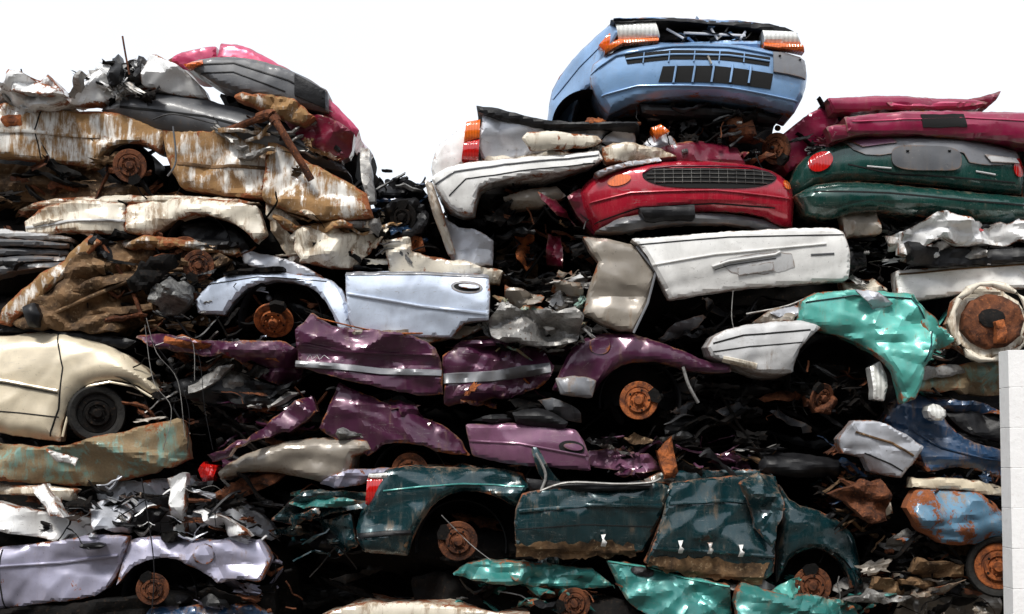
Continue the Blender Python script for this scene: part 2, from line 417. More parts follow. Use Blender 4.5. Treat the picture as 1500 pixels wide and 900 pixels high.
def guts(car_,box,n,mats,y=(.05,.5),size=1.,name='torn_metal',seed=None,kinds='llllssrhc'):
    if seed is None: SEED[0]+=1; seed=SEED[0]
    n=max(4,int(n*GF))
    R=random.Random(seed*7+1);V=[];F=[];MI=[]
    x0,x1=sorted((X(box[0]),X(box[2])));z0,z1=sorted((Z(box[1]),Z(box[3])))
    def add(vs,fs,mi):
        o=len(V);V.extend([tuple(a) for a in vs]);F.extend([tuple(i+o for i in f) for f in fs]);MI.extend([mi]*len(fs))
    for _ in range(n):
        c=Vector((R.uniform(x0,x1),R.uniform(*y),R.uniform(z0,z1)));mi=R.randrange(len(mats));k=R.choice(kinds)
        if k=='l':
            L=min(R.uniform(.12,.6)*size,(x1-x0)*.8); h=R.uniform(.005,.032)*size; ns=max(6,int(L/.03))
            cx=R.uniform(x0+L/2,max(x0+L/2+.001,x1-L/2)); sl=R.gauss(0,.2); sd=R.random()*90; vs=[]
            dp=R.uniform(.03,.12); kz=[(R.uniform(-.5,.5),R.gauss(0,.35)) for _ in range(3)]
            for i in range(ns+1):
                t=i/ns-.5; x=cx+t*L
                zz=c.z+sl*t*L+sum(a*abs(t-q)*L for q,a in kz)+.012*noise.noise((t*L*20,sd,5))
                yy=c.y+.14*noise.noise((t*L*4,sd,9))+.05*abs(noise.noise((t*L*12,sd,3)))
                hh=h*(.25+1.9*abs(noise.noise((t*L*9,sd,7)))+.3*(1-(2*t)**2))
                vs+=[Vector((x,yy+dp,zz+hh*1.25)),Vector((x,yy,zz+hh)),Vector((x+.01,yy-.25*h,zz+.1*hh)),Vector((x,yy+.01,zz-hh)),Vector((x,yy+dp*.7,zz-hh*.9))]
            fs=[]
            for i in range(ns):
                for j in range(4): a=i*5+j; fs.append((a+1,a+6,a+5,a))
            add(vs,fs,mi)
        elif k=='r':
            p=c.copy();d=Vector((R.gauss(0,1),R.gauss(0,.35),R.gauss(0,.35))).normalized();w=R.uniform(.008,.028)*size
            nseg=R.randint(4,8);vs=[];l=R.uniform(.03,.08)*size
            wd=Vector((R.gauss(0,.5),R.gauss(0,.5),R.gauss(0,1)))
            for i in range(nseg):
                s=d.cross(wd).normalized(); t=d.cross(s).normalized()
                vs+= [p-s*w,p,p+t*w*.8+s*.1*w]
                p=p+d*l;d=(d+Vector((R.gauss(0,.25),R.gauss(0,.15),R.gauss(0,.2)))).normalized()
            fs=[]
            for i in range(nseg-1):
                for j in range(2):a=i*3+j;fs.append((a,a+3,a+4,a+1))
            add(vs,fs,mi)
        elif k=='s':
            g=9;sx=R.uniform(.06,.2)*size;sz=R.uniform(.02,.08)*size
            M_=Matrix.Rotation(R.gauss(0,.4),3,'Y')@Matrix.Rotation(R.gauss(0,.6),3,'X')@Matrix.Rotation(R.gauss(0,.4),3,'Z')
            vs=[];sd=R.random()*50;a1=R.uniform(.5,2.2)
            for i in range(g):
                for j in range(g):
                    a=(i/(g-1)-.5)*2;b=(j/(g-1)-.5)*2
                    q=1+.7*noise.noise((a*3.5,b*3.5,sd))
                    yy=.35*abs(a*math.cos(a1)+b*math.sin(a1)+.3*noise.noise((a*2+sd,b*2,0)))*sz*2+1.1*sz*abs(noise.noise((a*2.2,b*2.2,sd+4)))
                    vs.append(c+M_@Vector((a*sx*q,yy,b*sz*q)))
            fs=[]
            for i in range(g-1):
                for j in range(g-1):a=i*g+j;fs.append((a,a+g,a+g+1,a+1))
            add(vs,fs,mi)
        elif k=='c':
            d=Vector((R.gauss(0,1),R.gauss(0,.7),R.gauss(0,.5))).normalized();l=R.uniform(.04,.12)*size;r=R.uniform(.015,.04)*size
            pts=[];rs=[]
            for i in range(7):pts.append(c+d*(i/6*l));rs.append(r*(1 if i%2 else .75)*(.6 if i in(0,6) else 1))
            a,b=tube_geo(pts,rs,10);add(a,b,mi)
        else:
            p=c.copy();d=Vector((R.gauss(0,1),R.gauss(0,.3),R.gauss(0,.5))).normalized();pts=[]
            for i in range(5):
                pts.append(p.copy());p=p+d*R.uniform(.04,.12)*size;d=(d+Vector((R.gauss(0,.45),R.gauss(0,.2),R.gauss(0,.45)))).normalized()
            a,b=tube_geo(spline(pts,4),R.uniform(.003,.010)*size,6)
            add(a,b,mi)
    me=bpy.data.meshes.new(name);me.from_pydata(V,[],F)
    for m in mats: me.materials.append(m)
    me.polygons.foreach_set('material_index',MI)
    for q in me.polygons:q.use_smooth=True
    me.set_sharp_from_angle(angle=math.radians(24))
    return link(me,name,car_)
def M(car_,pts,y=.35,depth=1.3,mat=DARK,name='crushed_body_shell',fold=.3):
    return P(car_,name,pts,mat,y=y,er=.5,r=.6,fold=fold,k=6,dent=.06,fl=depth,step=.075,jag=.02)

# ================================================================ PILE
core=P(None,'scrap_pile_dark_backing',"-260,190 0,205 150,215 400,255 500,310 560,330 640,350 690,300 850,280 1000,240 1150,250 1250,250 1500,215 1720,215 1720,1005 -260,1005",DARK,y=1.0,er=.2,r=.3,fold=.12,k=10,dent=.15,fl=2.4,step=.12,jag=.05)  # dark backing added behind the cars so the gaps stay near black

# ---- A
c=car('crushed_red_hatchback',380,130)
M(c,"300,115 420,125 490,150 520,190 505,240 440,235 340,190",y=.35)
f=P(c,'tailgate',"240,82 268,66 310,58 312,84 282,93 262,96",PINK,y=.05,er=.08,fold=.1,fl=.5)
f=P(c,'bonnet',"312,84 318,56 350,58 400,84 446,112 486,146 524,186 516,204 470,168 432,120 380,98 335,86",PINK,y=.05,er=.1,r=.12,fold=.12,fl=1.0,sm=1,seed=12)
f=P(c,'bumper',"272,98 300,86 350,84 400,94 440,110 480,134 482,166 446,160 408,148 372,144 330,132 300,114",GREY,y=-.08,er=.1,r=.1,fold=.05,k=2,sm=1,fl=.3)
LN(f,c,'bumper_groove',"285,100 345,96 425,122 474,148",.016,BLACK,.006)
LN(f,c,'bumper_groove',"296,112 345,110 420,138",.012,BLACK,.006)
P(c,'registration_plate',"434,112 478,136 478,162 434,144",BLACK,on=f,off=.02,fl=.02,sm=0,jag=0)
P(c,'indicator_lamp',"274,101 300,93 302,100 280,107",AMB,y=-.13,fl=.05,fold=0,step=.02)
P(c,'crushed_roof',"400,150 440,160 490,176 520,200 514,226 500,236 470,222 430,200",DRED,y=.05,fold=.3,k=6,seed=14)
P(c,'window_frame',"420,156 480,176 500,220 494,224 466,186 418,166",BLACK,y=-.02,fold=.2)
guts(c,(360,155,500,215),40,[DARK,BLACK,DRED,BARE],y=(.0,.4))
# ---- B
c=car('mangled_white_van',120,130)
P(c,'side_panel',"96,152 118,112 150,88 172,84 190,74 214,78 208,122 178,128 140,150",WHITE,y=.02,fold=.45,k=8,dent=.03,seed=21)
P(c,'door_skin',"206,124 214,74 232,80 262,96 292,122 300,138 250,134",WHITE,y=-.04,fold=.2,k=5,seed=91)
P(c,'roof_fragment',"-60,150 -20,128 6,134 30,114 62,124 80,120 104,150 80,162 0,172 -60,168",WHITE,y=.06,fold=.45,k=10,dent=.03,fl=.7,seed=22)
P(c,'roof_fold',"0,134 40,120 96,138 110,152 60,148",WHITE,y=-.03,fold=.5,k=6,seed=23)
P(c,'inner_pillar',"160,82 170,76 180,100 176,124 164,130 158,110",BLACK,y=-.06,fold=.3,k=5)
P(c,'inner_pillar',"198,78 206,80 204,120 195,122",BLACK,y=-.06,fold=.3,k=3)
P(c,'torn_strip',"100,140 124,110 130,114 112,150",BARE,y=-.08,fold=.4)
T(c,'bent_antenna',"182,56 186,80 192,112",.008,RUST,y=-.05)
T(c,'bent_antenna',"34,104 40,126 46,140",.006,DARK,y=-.05)
guts(c,(115,96,225,140),36,[WHITE,WHITE,BARE,DARK],y=(-.06,.15),kinds='ssl',size=.8)
guts(c,(-20,130,90,160),50,[WHITE,WHITE,BARE,DARK,BLACK],y=(-.06,.15),kinds='ssl',size=.8)
P(c,'folded_panel',"350,150 400,144 446,158 466,180 440,188 400,174",MWHITE,y=-.1,fold=.4,k=6,dent=.03)
# ---- C
c=car('crushed_grey_sedan',300,180)
f=P(c,'bonnet',"138,154 162,136 196,126 250,126 300,140 360,156 420,180 478,212 508,248 470,242 400,224 320,202 236,188 170,168",GREY,y=-.02,er=.16,r=.2,fold=.06,k=3,sm=2,fl=1.2)
LN(f,c,'body_crease',"170,152 300,170 420,204 480,232",.02,SEAM,.003)
guts(c,(320,178,490,235),40,[MWHITE,BARE,DARK,RUST],y=(-.15,.05),kinds='lls',size=.8)
# ---- D
c=car('muddy_white_sedan',260,230)
M(c,"-60,190 0,200 400,230 540,300 540,330 380,300 200,300 60,300 -60,300",y=.38)
f=P(c,'rear_quarter_panel',"-60,158 20,150 90,158 152,156 200,170 236,186 234,200 226,218 204,206 176,204 150,212 130,240 60,234 -60,226",MWHITE,y=-.02,er=.08,r=.12,fold=.15,k=6,dent=.02,seed=31)
LN(f,c,'door_seam',"60,156 52,190 58,232",.01,SEAM,.003)
LN(f,c,'body_crease',"-60,196 60,194 140,196",.03,MWHITE,.012)
f=P(c,'side_door',"230,184 300,188 392,194 398,214 384,290 330,286 260,270 244,240",MWHITE,y=-.05,er=.07,r=.1,fold=.2,k=7,seed=33)
P(c,'front_door',"394,206 432,226 480,254 540,288 550,322 500,328 440,320 386,294",MWHITE,y=-.03,fold=.24,k=7,seed=34)
LN(f,c,'sill_moulding',"256,236 320,244 388,246",.03,MUD,.008)
P(c,'tail_lamp',"4,172 34,168 36,188 8,194",ORUST,y=-.1,fl=.08,fold=.1,step=.025)
P(c,'muddy_floorpan',"-60,226 130,240 150,262 256,270 380,292 380,304 250,296 120,292 60,284 -60,292",MUD,y=.12,fold=.5,k=9,dent=.06,fl=.5)
arch(c,190,246,.2,y0=.02)
wheel(c,190,243,y=.0,r=.135,mat=RUST,tilt=(6,10))
T(c,'exhaust_pipe',"300,196 345,190 380,182 404,178 416,196 432,222 448,248 462,272",.030,RUST,ys=[.1,-.05,-.15,-.22,-.26,-.26,-.24,-.22])
T(c,'exhaust_flange',"384,180 404,178 412,190",.045,RUST,ys=[-.15,-.22,-.24])
T(c,'trim_strip',"258,190 262,240 250,262",.008,GREY,y=-.1)
T(c,'brake_line',"228,180 260,172 320,186 316,176",.006,BLACK,y=-.1)
guts(c,(-20,240,260,300),70,[MUD,DARK,RUST,DARK],y=(.0,.3))
guts(c,(390,250,545,330),14,[MUD,DARK,CREAM],y=(-.08,.1),size=.8)
# ---- E
c=car('crushed_cream_estate',200,335)
M(c,"-60,310 30,310 380,300 560,330 560,400 300,370 0,420 -60,420",y=.38)
P(c,'roof_edge',"20,304 70,290 130,282 210,286 300,284 380,296 300,298 180,296 90,300",CREAM,y=.0,fold=.3,k=6,fl=.5)
f=P(c,'front_wing',"30,322 60,300 120,292 182,296 186,346 140,342 90,338 34,346",CREAM,y=-.05,er=.08,fold=.16,dent=.02,seed=41)
f2=P(c,'rear_wing',"184,298 260,288 330,294 380,306 392,344 376,356 352,332 320,318 280,316 244,328 222,346 186,342",CREAM,y=-.06,fold=.22,k=7,seed=42)
LN(f,c,'side_strip',"34,332 100,324 184,324",.022,LGREY)
for i in range(5):
    P(c,'bumper_bar',f"{-6-i*3},{334+i*15} {40},{340+i*11} {104-i*4},{348+i*9} {104-i*4},{354+i*9} {36},{350+i*11} {-6-i*3},{346+i*15}",LGREY if i==0 else GREY,y=-.06+.02*i,er=.03,r=.03,fold=.1,k=2,fl=.2,sm=1)
arch(c,290,360,.26,y0=.0)
wheel(c,262,366,y=.05,r=.15,mat=RUST,tilt=(12,0),sq=.7)
P(c,'black_cover',"256,322 300,316 350,338 362,360 300,362 262,344",BLACK,y=-.02,fold=.4,k=6)
P(c,'fender_piece',"384,296 410,300 440,330 430,352 446,386 430,392 400,350",CREAM,y=-.02,fold=.4,k=6)
P(c,'torn_wing',"428,336 480,326 556,322 562,352 534,364 520,390 470,392 440,382 430,358",CREAM,y=-.08,fold=.45,k=9,dent=.03,seed=46)
P(c,'torn_wing',"400,318 450,330 500,326 520,334 460,346 420,340",MWHITE,y=-.12,fold=.5,k=6,seed=48)
P(c,'sill',"560,352 600,346 604,368 660,378 736,396 730,412 640,406 570,402",CREAM,y=-.04,fold=.4,k=6,dent=.03,seed=47)
guts(c,(385,305,600,400),80,[CREAM,DARK,DARK,MWHITE,BLACK,BARE],y=(-.06,.2),size=.8)
guts(c,(0,300,390,385),80,[DARK,DARK,BLACK,CREAM,RUST,DARK],y=(.0,.3))
strew(c,(0,350,380,400),8,[BLACK,GREY,CREAM,DARK,MUD],seed=201,y=(.0,.15))
strew(c,(390,310,560,395),6,[CREAM,MWHITE,BARE,CREAM],seed=202,y=(-.1,.05),sz=(.08,.22))
# ---- engine bay wreck
c=car('stripped_engine_bay',610,310)
M(c,"528,232 560,262 610,268 640,300 660,350 650,400 560,360 545,300",y=.3)
P(c,'radiator_support',"526,214 540,216 546,260 552,300 540,300 530,260",BARE,y=-.04,fold=.3)
P(c,'inner_wing',"548,262 590,256 622,272 640,300 628,306 600,284 556,290",BLACK,y=.02,fold=.5,k=6,fl=.3)
P(c,'strut_tower',ell(594,318,34,30),BLACK,y=.02,er=.1,r=.1,fold=.4,k=5)
wheel(c,590,318,y=.0,r=.12,mat=DARK,tilt=(15,-20))
P(c,'headlamp_bracket',"598,344 618,350 620,366 600,364",ORUST,y=-.03,fold=.5,step=.02)
f=P(c,'front_wing',"640,300 662,330 700,338 722,352 722,386 690,392 664,384 650,350 634,310",SILV,y=-.04,fold=.2,k=5,er=.08,seed=51)
P(c,'side_trim',"622,264 634,268 650,316 668,372 656,372 632,310",TAUPE,y=-.08,fold=.1,k=2)
guts(c,(535,250,645,365),150,[BLACK,DARK,ALU,DARK,BLACK,DBLUE],y=(-.02,.3),size=.6,kinds='llsrhcc')
# ---- F
c=car('mud_caked_car_underbody',170,420)
M(c,"-60,440 60,400 160,350 360,360 440,400 300,470 120,500 -60,500",y=.35)
P(c,'floorpan',"8,474 60,430 130,362 200,348 270,362 338,386 320,424 262,446 232,466 170,488 60,484",MUD,y=.04,fold=.5,k=18,dent=.05,fl=.6,seed=61)
P(c,'floor_channel',"80,440 160,400 250,392 256,402 170,414 90,452",MUD,y=-.04,fold=.3,k=6)
P(c,'floor_channel',"60,474 140,452 220,444 222,452 150,464 64,484",MUD,y=-.04,fold=.3,k=6)
P(c,'sill_rail',"0,474 10,448 80,392 138,346 152,356 130,378 60,440 16,478",MWHITE,y=-.08,fold=.25,k=6,dent=.03,fl=.1)
P(c,'floor_ribs',"128,350 200,346 280,352 350,362 352,374 280,368 190,362 140,364",MWHITE,y=-.04,fold=.4,k=7,dent=.04)
T(c,'propshaft',"60,470 150,430 230,400 296,396",.018,MUD,y=-.05)
T(c,'cross_member',"150,360 190,420 210,470",.018,RUST,y=.0)
wheel(c,294,391,y=-.08,r=.125,mat=RUST,tilt=(5,10))
P(c,'gearbox_housing',ell(258,438,28,26,0,9),ALU,y=-.08,er=.12,r=.12,fold=.7,k=9,dent=.05,step=.02)
P(c,'wing_edge',"346,362 400,372 440,388 474,406 430,406 380,392 352,382",SILV,y=-.06,fold=.2)
strew(c,(30,370,330,480),12,[MUD,MUD,RUST,DARK,TAUPE],seed=203,y=(-.08,.05),sz=(.1,.3))
guts(c,(20,380,350,480),90,[MUD,MUD,DARK,RUST,DARK],y=(-.06,.1),size=.8)
guts(c,(225,400,310,480),80,[ALU,DARK,BARE,BLACK],y=(-.16,.05),size=.5,kinds='lsrccc')
# ---- G
c=car('crushed_ice_blue_coupe',520,440)
M(c,"300,430 400,410 700,410 780,480 700,510 500,500 300,490",y=.38)
f=P(c,'front_wing',"288,440 318,408 372,400 430,402 484,408 508,430 516,486 500,488 486,452 462,424 420,412 372,418 346,440 330,462 292,460",LBLUE,y=-.12,er=.08,r=.07,fold=.12,k=3)
LN(f,c,'bonnet_seam',"300,420 380,408 480,414",.008,SEAM,.003)
arch(c,412,470,.34,y0=-.06,y1=.4)
wheel(c,404,472,y=-.1,r=.16,mat=ORUST,tilt=(38,0),sq=1)
f=P(c,'door',"509,402 620,401 716,406 719,440 716,472 680,476 662,497 600,494 520,492 512,462",LBLUE,y=-.16,er=.05,r=.06,fold=.06,k=4,dent=.01,sm=1,seed=71)
LN(f,c,'door_crease',"512,434 620,452 716,464",.022,LBLUE,.012)
LN(f,c,'window_seal',"510,405 620,404 716,409",.028,MGREY,.008)
P(c,'door_lower_edge',"520,488 600,486 700,474 716,476 660,502 590,502 524,500",TAUPE,y=-.12,fold=.3,k=5)
P(c,'handle_recess',ell(685,425,23,9,5),MGREY,on=f,off=.006,fl=.01,step=.015,sm=0,jag=0)
P(c,'handle_recess',ell(685,425,19,6,5),SEAM,on=f,off=.010,fl=.01,step=.015,sm=0,jag=0)
P(c,'door_handle',ell(688,424,15,3.5,5),LBLUE,on=f,off=.028,fl=.02,step=.012,sm=0,jag=0)
P(c,'torn_hinge',"330,404 350,396 420,394 420,400 350,404",DARK,y=-.14,fold=.2)
guts(c,(300,420,500,490),50,[DARK,BLACK,LBLUE,RUST,DARK],y=(-.02,.3),size=.8)
P(c,'crushed_inner_panel',"716,474 740,448 770,462 800,456 852,462 846,500 790,512 724,504",BARE,y=-.02,fold=.55,k=14,dent=.04,seed=76)
P(c,'door_frame_remnant',"720,430 760,440 830,470 860,474 850,484 800,476 740,452",PATINA,y=-.12,fold=.4,k=6)
P(c,'light_bracket',"776,456 800,460 812,484 800,490 786,470",CWHITE,y=-.16,fold=.3)
guts(c,(716,444,860,508),150,[BARE,ALU,TAUPE,DARK,BARE,DARK,PATINA],y=(-.17,.1),size=.55,kinds='lllssrc')
P(c,'seat_foam',"724,352 760,332 786,352 790,396 764,420 730,404",MUD,y=.2,er=.1,r=.12,fold=.6,k=9,dent=.05)
P(c,'seat_foam',"752,334 784,338 780,384 758,380",ORUST,y=.16,fold=.6,k=7,dent=.05)
P(c,'seat_cushion',"804,338 824,336 828,384 800,380",DRED,y=.15,fold=.5,k=5)
guts(c,(700,320,850,430),70,[DARK,DARK,BLACK,MUD,DARK],y=(.05,.4),size=.7)
strew(c,(720,400,850,450),6,[CREAM,TAUPE,BARE,DARK],seed=205,y=(-.06,.1),sz=(.08,.2))
# ---- H
c=car('crushed_beige_sedan',100,560)
M(c,"-60,500 100,490 200,530 260,600 240,640 0,640 -60,640",y=.36)
f=P(c,'front_wing',"-60,496 0,492 82,484 130,494 180,516 222,546 238,574 226,580 196,562 162,556 130,562 106,584 94,622 92,648 40,640 -60,626",BEIGE,y=-.12,er=.2,r=.3,fold=.07,k=3,dent=.01,sm=1)
LN(f,c,'door_seam',"84,486 98,540 92,600 80,640",.012,SEAM,.004)
LN(f,c,'body_moulding',"-60,550 20,560 92,574",.024,BEIGE,.018)
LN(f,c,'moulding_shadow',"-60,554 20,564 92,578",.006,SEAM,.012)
LN(f,c,'lower_seam',"-60,598 40,606 92,612",.010,SEAM,.004)
LN(f,c,'arch_lip',"96,640 108,588 132,566 162,560 196,566 226,584",.02,BEIGE,.014)
arch(c,160,612,.34,y0=-.05,y1=.4)
wheel(c,142,606,y=.0,r=.16,mat=DARK,tire=1.45,tilt=(0,25))
P(c,'wing_mirror',"42,452 60,446 70,464 64,482 50,480",BLACK,y=-.2,er=.06,sm=2,fold=.05,fl=.08,step=.02)
P(c,'windscreen_cowl',"-30,486 40,476 120,480 200,500 180,512 130,496 60,488",BLACK,y=-.06,fold=.2)
f=P(c,'rusted_door_panel',"-60,646 0,650 90,656 180,634 268,612 278,640 276,674 210,698 130,714 60,708 -60,700",PATINA,y=-.16,er=.06,fold=.32,k=10,dent=.02,seed=82)
P(c,'folded_corner',"84,656 100,664 130,672 126,682 98,676",CWHITE,y=-.24,fold=.3,k=3,fl=.02)
P(c,'sill',"-60,706 60,712 120,716 110,734 40,724 -60,722",CREAM,y=-.1,fold=.2)
guts(c,(180,560,290,640),70,[DARK,BLACK,RUST,DARK,TAUPE],y=(-.08,.2),size=.7)
# ---- I
c=car('crushed_purple_sedan',650,540)
M(c,"230,500 420,500 640,510 820,530 1060,530 1060,600 850,600 620,600 440,570 240,560",y=.36)
f=P(c,'front_door',"440,490 462,462 500,486 560,486 610,496 640,512 649,540 648,580 600,580 545,566 500,556 444,540",PURP,y=-.2,er=.06,fold=.28,k=8,dent=.02,seed=501)
LN(f,c,'side_moulding',"440,536 500,540 560,546 648,548",.055,MGREY,.02)
LN(f,c,'door_crease',"450,508 520,520 640,522",.02,PURP,.01)
LN(f,c,'side_script',"456,530 460,522 464,530 470,523 474,530 480,523 488,529",.005,LGREY,.004)
f=P(c,'rear_door',"649,520 680,506 720,500 752,510 796,512 812,540 800,560 776,576 720,584 652,596",PURP,y=-.17,er=.06,fold=.36,k=10,dent=.02,seed=507)
LN(f,c,'side_moulding',"650,556 720,552 806,540",.09,MGREY,.02)
f=P(c,'rear_wing',"808,572 826,530 842,504 872,490 930,492 985,512 1030,532 1064,538 1064,548 1010,548 972,534 934,530 900,540 880,560 868,580 840,578",PURP,y=-.18,er=.14,r=.16,fold=.18,k=5,seed=511)
P(c,'filler_cap',ell(877,508,15,14),PURP,on=f,off=.012,fl=.02,step=.02,sm=0)
P(c,'wing_lower',"812,556 850,552 872,560 866,584 820,580",MGREY,y=-.24,fold=.1)
arch(c,936,588,.33,y0=-.12,y1=.35)
wheel(c,933,588,y=-.16,r=.155,mat=ORUST,tilt=(0,-8))
P(c,'crumpled_bonnet',"206,494 250,490 300,500 360,504 420,500 444,512 444,540 400,540 350,526 290,522 220,510",PURP,y=-.1,fold=.45,k=10,dent=.03,seed=515)
P(c,'crumpled_wing',"370,520 420,506 444,520 440,556 410,566 380,552",PURP,y=-.14,fold=.45,k=8,seed=516)
P(c,'slam_panel',"250,496 330,512 400,520 430,532 380,530 300,520 256,506",ORUST,y=-.18,fold=.4,k=8,dent=.04,fl=.04)
P(c,'roof_edge',"650,508 700,496 780,500 842,506 826,516 730,512",PURP,y=-.05,fold=.5,k=7,fl=.5)
P(c,'engine_part',"300,544 340,536 376,560 370,580 330,574",BARE,y=-.08,fold=.5,k=7)
P(c,'undertray',"250,560 320,548 420,566 440,590 380,600 280,590",BLACK,y=-.02,fold=.4,k=6)
T(c,'wing_stay',"996,540 1004,566 1018,592",.014,BARE,y=-.2)
T(c,'bonnet_stay',"470,470 560,490 622,492",.006,ORUST,y=-.22)
for i,s in enumerate(["225,470 240,520 270,560 280,640","230,500 262,540 286,600 284,660","224,480 236,560 262,600 250,660","268,500 300,520 310,600 322,660","240,510 290,500 296,560"]):
    T(c,'hanging_wire',s,.003,BLACK if i%2 else BARE,y=-.22-.01*i,sides=5)
guts(c,(210,500,450,600),170,[DARK,BLACK,PURP,RUST,DARK,BARE,DARK],y=(-.12,.2),size=.7)
guts(c,(660,490,800,590),26,[DARK,PURP,ORUST,DARK],y=(-.1,.15),size=.7)
guts(c,(960,540,1100,620),60,[DARK,BLACK,DARK],y=(-.1,.25),size=.8)
strew(c,(220,530,440,600),10,[PURP,BLACK,RUST,BARE,DARK,GREY],seed=206,y=(-.08,.1),sz=(.08,.24))
strew(c,(450,570,900,612),8,[PURP,BLACK,DARK,GREY],seed=207,y=(.0,.15),sz=(.1,.3))
strew(c,(960,560,1120,640),7,[BLACK,DARK,TAUPE,GREY],seed=208,y=(.05,.25),sz=(.1,.25))
# ---- J
c=car('crushed_plum_coupe',650,640)
M(c,"300,620 500,580 880,620 1000,650 980,700 320,710",y=.4)
f=P(c,'front_wing',"472,628 486,594 498,562 530,576 600,604 650,622 672,642 688,668 650,664 610,650 570,648 540,668 520,654 490,644",PURP,y=-.08,er=.08,fold=.26,k=8,seed=601)
P(c,'bonnet_edge',"318,668 380,640 400,618 436,590 462,580 470,606 440,628 400,640 360,660 322,676",PURP,y=-.07,fold=.45,k=8,seed=604)
f=P(c,'door',"682,622 740,620 800,622 842,630 858,652 864,690 800,684 740,680 692,668",LPURP,y=-.12,er=.06,fold=.10,k=4,dent=.01,seed=607)
LN(f,c,'door_crease',"688,646 760,650 856,668",.018,LPURP,.01)
P(c,'handle_recess',ell(836,656,19,10,8),SEAM,on=f,off=.008,fl=.01,step=.015,sm=0,jag=0)
P(c,'door_handle',ell(838,655,14,5,8),LPURP,on=f,off=.026,fl=.02,step=.012,sm=0,jag=0)
P(c,'wing_mirror',"750,606 776,598 806,602 832,620 826,630 784,626 756,620",BLACK,y=-.2,er=.06,fold=.05,sm=2)
P(c,'rear_quarter',"862,662 900,656 950,664 980,690 940,694 866,684",LPURP,y=-.06,fold=.4,k=6)
P(c,'window_frame',"690,616 730,606 760,610 740,622",BLACK,y=-.12,fold=.1)
f=P(c,'muddy_bumper',"326,692 350,672 400,652 470,640 540,646 546,658 520,668 512,704 480,708 420,694 370,690 330,702",TAUPE,y=-.16,er=.14,r=.16,fold=.12,k=5,fl=.35)
P(c,'headlamp_bowl',ell(520,640,26,13,20,9),ALU,y=-.2,er=.08,r=.08,fold=.6,k=7,step=.02)
P(c,'rust_brace',"316,722 350,704 390,688 430,690 396,712 350,734 326,736",RUST,y=-.1,fold=.4,k=5)
P(c,'red_lamp_fragment',"286,690 296,678 316,684 312,704 292,706",REDL,y=-.1,fold=.4,k=4,step=.02)
arch(c,600,700,.3,y0=0,y1=.4)
wheel(c,600,690,y=.02,r=.15,mat=RUST,tilt=(10,0))
P(c,'roof_sheet',"470,708 500,690 560,684 600,690 560,704 500,716",LILAC,y=-.1,fold=.3,k=5)
guts(c,(310,600,500,720),90,[DARK,BLACK,PURP,RUST,DARK,DARK],y=(-.06,.2),size=.8)
guts(c,(870,640,1130,705),110,[DARK,BLACK,DARK,MUD,LPURP,DARK,PURP],y=(-.08,.2),size=.75)
strew(c,(320,590,480,660),7,[BLACK,PURP,RUST,DARK],seed=209,y=(-.02,.12),sz=(.1,.25))
strew(c,(880,640,1130,700),12,[PURP,BLACK,DARK,MUD,BARE,LPURP],seed=210,y=(-.06,.12),sz=(.1,.25))
P(c,'rust_bracket',"960,660 984,640 990,690 1010,704 968,700",ORUST,y=-.1,fold=.5,k=5)
# ---- K
c=car('crushed_dark_green_saloon',840,770)
M(c,"410,730 560,700 1100,710 1260,780 1290,880 1100,880 940,850 700,850 500,840 410,800",y=.3)
f=P(c,'rear_wing',"548,734 556,700 578,682 640,684 740,686 766,694 776,714 764,744 750,742 728,726 690,718 650,726 626,750 606,790 600,812 536,806 526,780 530,750",DGRN,y=-.2,er=.2,r=.2,fold=.16,k=5,seed=701)
LN(f,c,'waistline_trim',"566,718 620,712 680,708 768,712",.014,DTEAL,.008)
LN(f,c,'bumper_trim',"530,782 570,778 606,778",.04,BLACK,.02)
P(c,'tail_lamp',"543,700 570,698 566,740 540,738",REDL,y=-.27,er=.03,r=.03,fold=0,fl=.1,step=.02,sm=0)
P(c,'tail_lamp_cap',"545,694 572,692 571,700 543,702",CLR,y=-.27,er=.02,r=.02,fold=0,fl=.1,step=.02,sm=0)
P(c,'boot_remains',"404,760 430,728 470,716 546,722 548,742 500,748 470,760 430,768",DGRN,y=-.14,fold=.45,k=10,dent=.02,seed=704)
P(c,'boot_fold',"430,734 480,724 545,734 520,742 460,744",DTEAL,y=-.19,fold=.45,k=7,seed=706,fl=.03)
P(c,'rear_bumper',"470,762 520,752 528,800 500,812 474,800",DGRN,y=-.12,fold=.4,k=6,seed=705)
f=P(c,'rear_door',"752,752 764,722 800,714 880,712 950,702 976,712 962,760 940,806 900,812 820,806 756,800",DGRN,y=-.24,er=.1,fold=.15,k=7,seed=708)
LN(f,c,'door_crease',"760,746 860,738 962,740",.03,DGRN,.016)
LN(f,c,'door_seam',"756,772 850,766 955,770",.008,SEAM,.003)
f2=P(c,'front_door',"978,706 1040,700 1110,694 1134,702 1140,736 1130,790 1126,836 1110,848 1040,842 970,834 940,822 960,772",DGRN,y=-.26,er=.1,fold=.2,k=9,seed=711,dent=.02)
LN(f2,c,'door_crease',"976,736 1060,732 1134,736",.03,DGRN,.016)
LN(f2,c,'side_strip',"950,800 1040,806 1126,812",.03,DGRN,.02)
P(c,'buckled_wing_edge',"1074,706 1100,690 1130,700 1136,740 1120,800 1100,780 1090,740",DGRN,y=-.31,fold=.5,k=9,dent=.02,seed=712,fl=.06)
for u,v in ((788,783),(880,788),(990,797),(1032,799),(1076,803)):
    P(c,'trim_clip',f"{u-3},{v-8} {u+4},{v-8} {u+1},{v-1} {u+5},{v+3} {u+3},{v+9} {u-3},{v+9} {u-1},{v}",CWHITE,y=-.33,fold=0,er=.01,fl=.03,step=.015,sm=0)
P(c,'muddy_sill',"754,796 790,790 830,794 870,788 926,796 930,812 850,816 756,812",MUD,on=f,off=.01,fl=.02,jag=.02,sm=0)
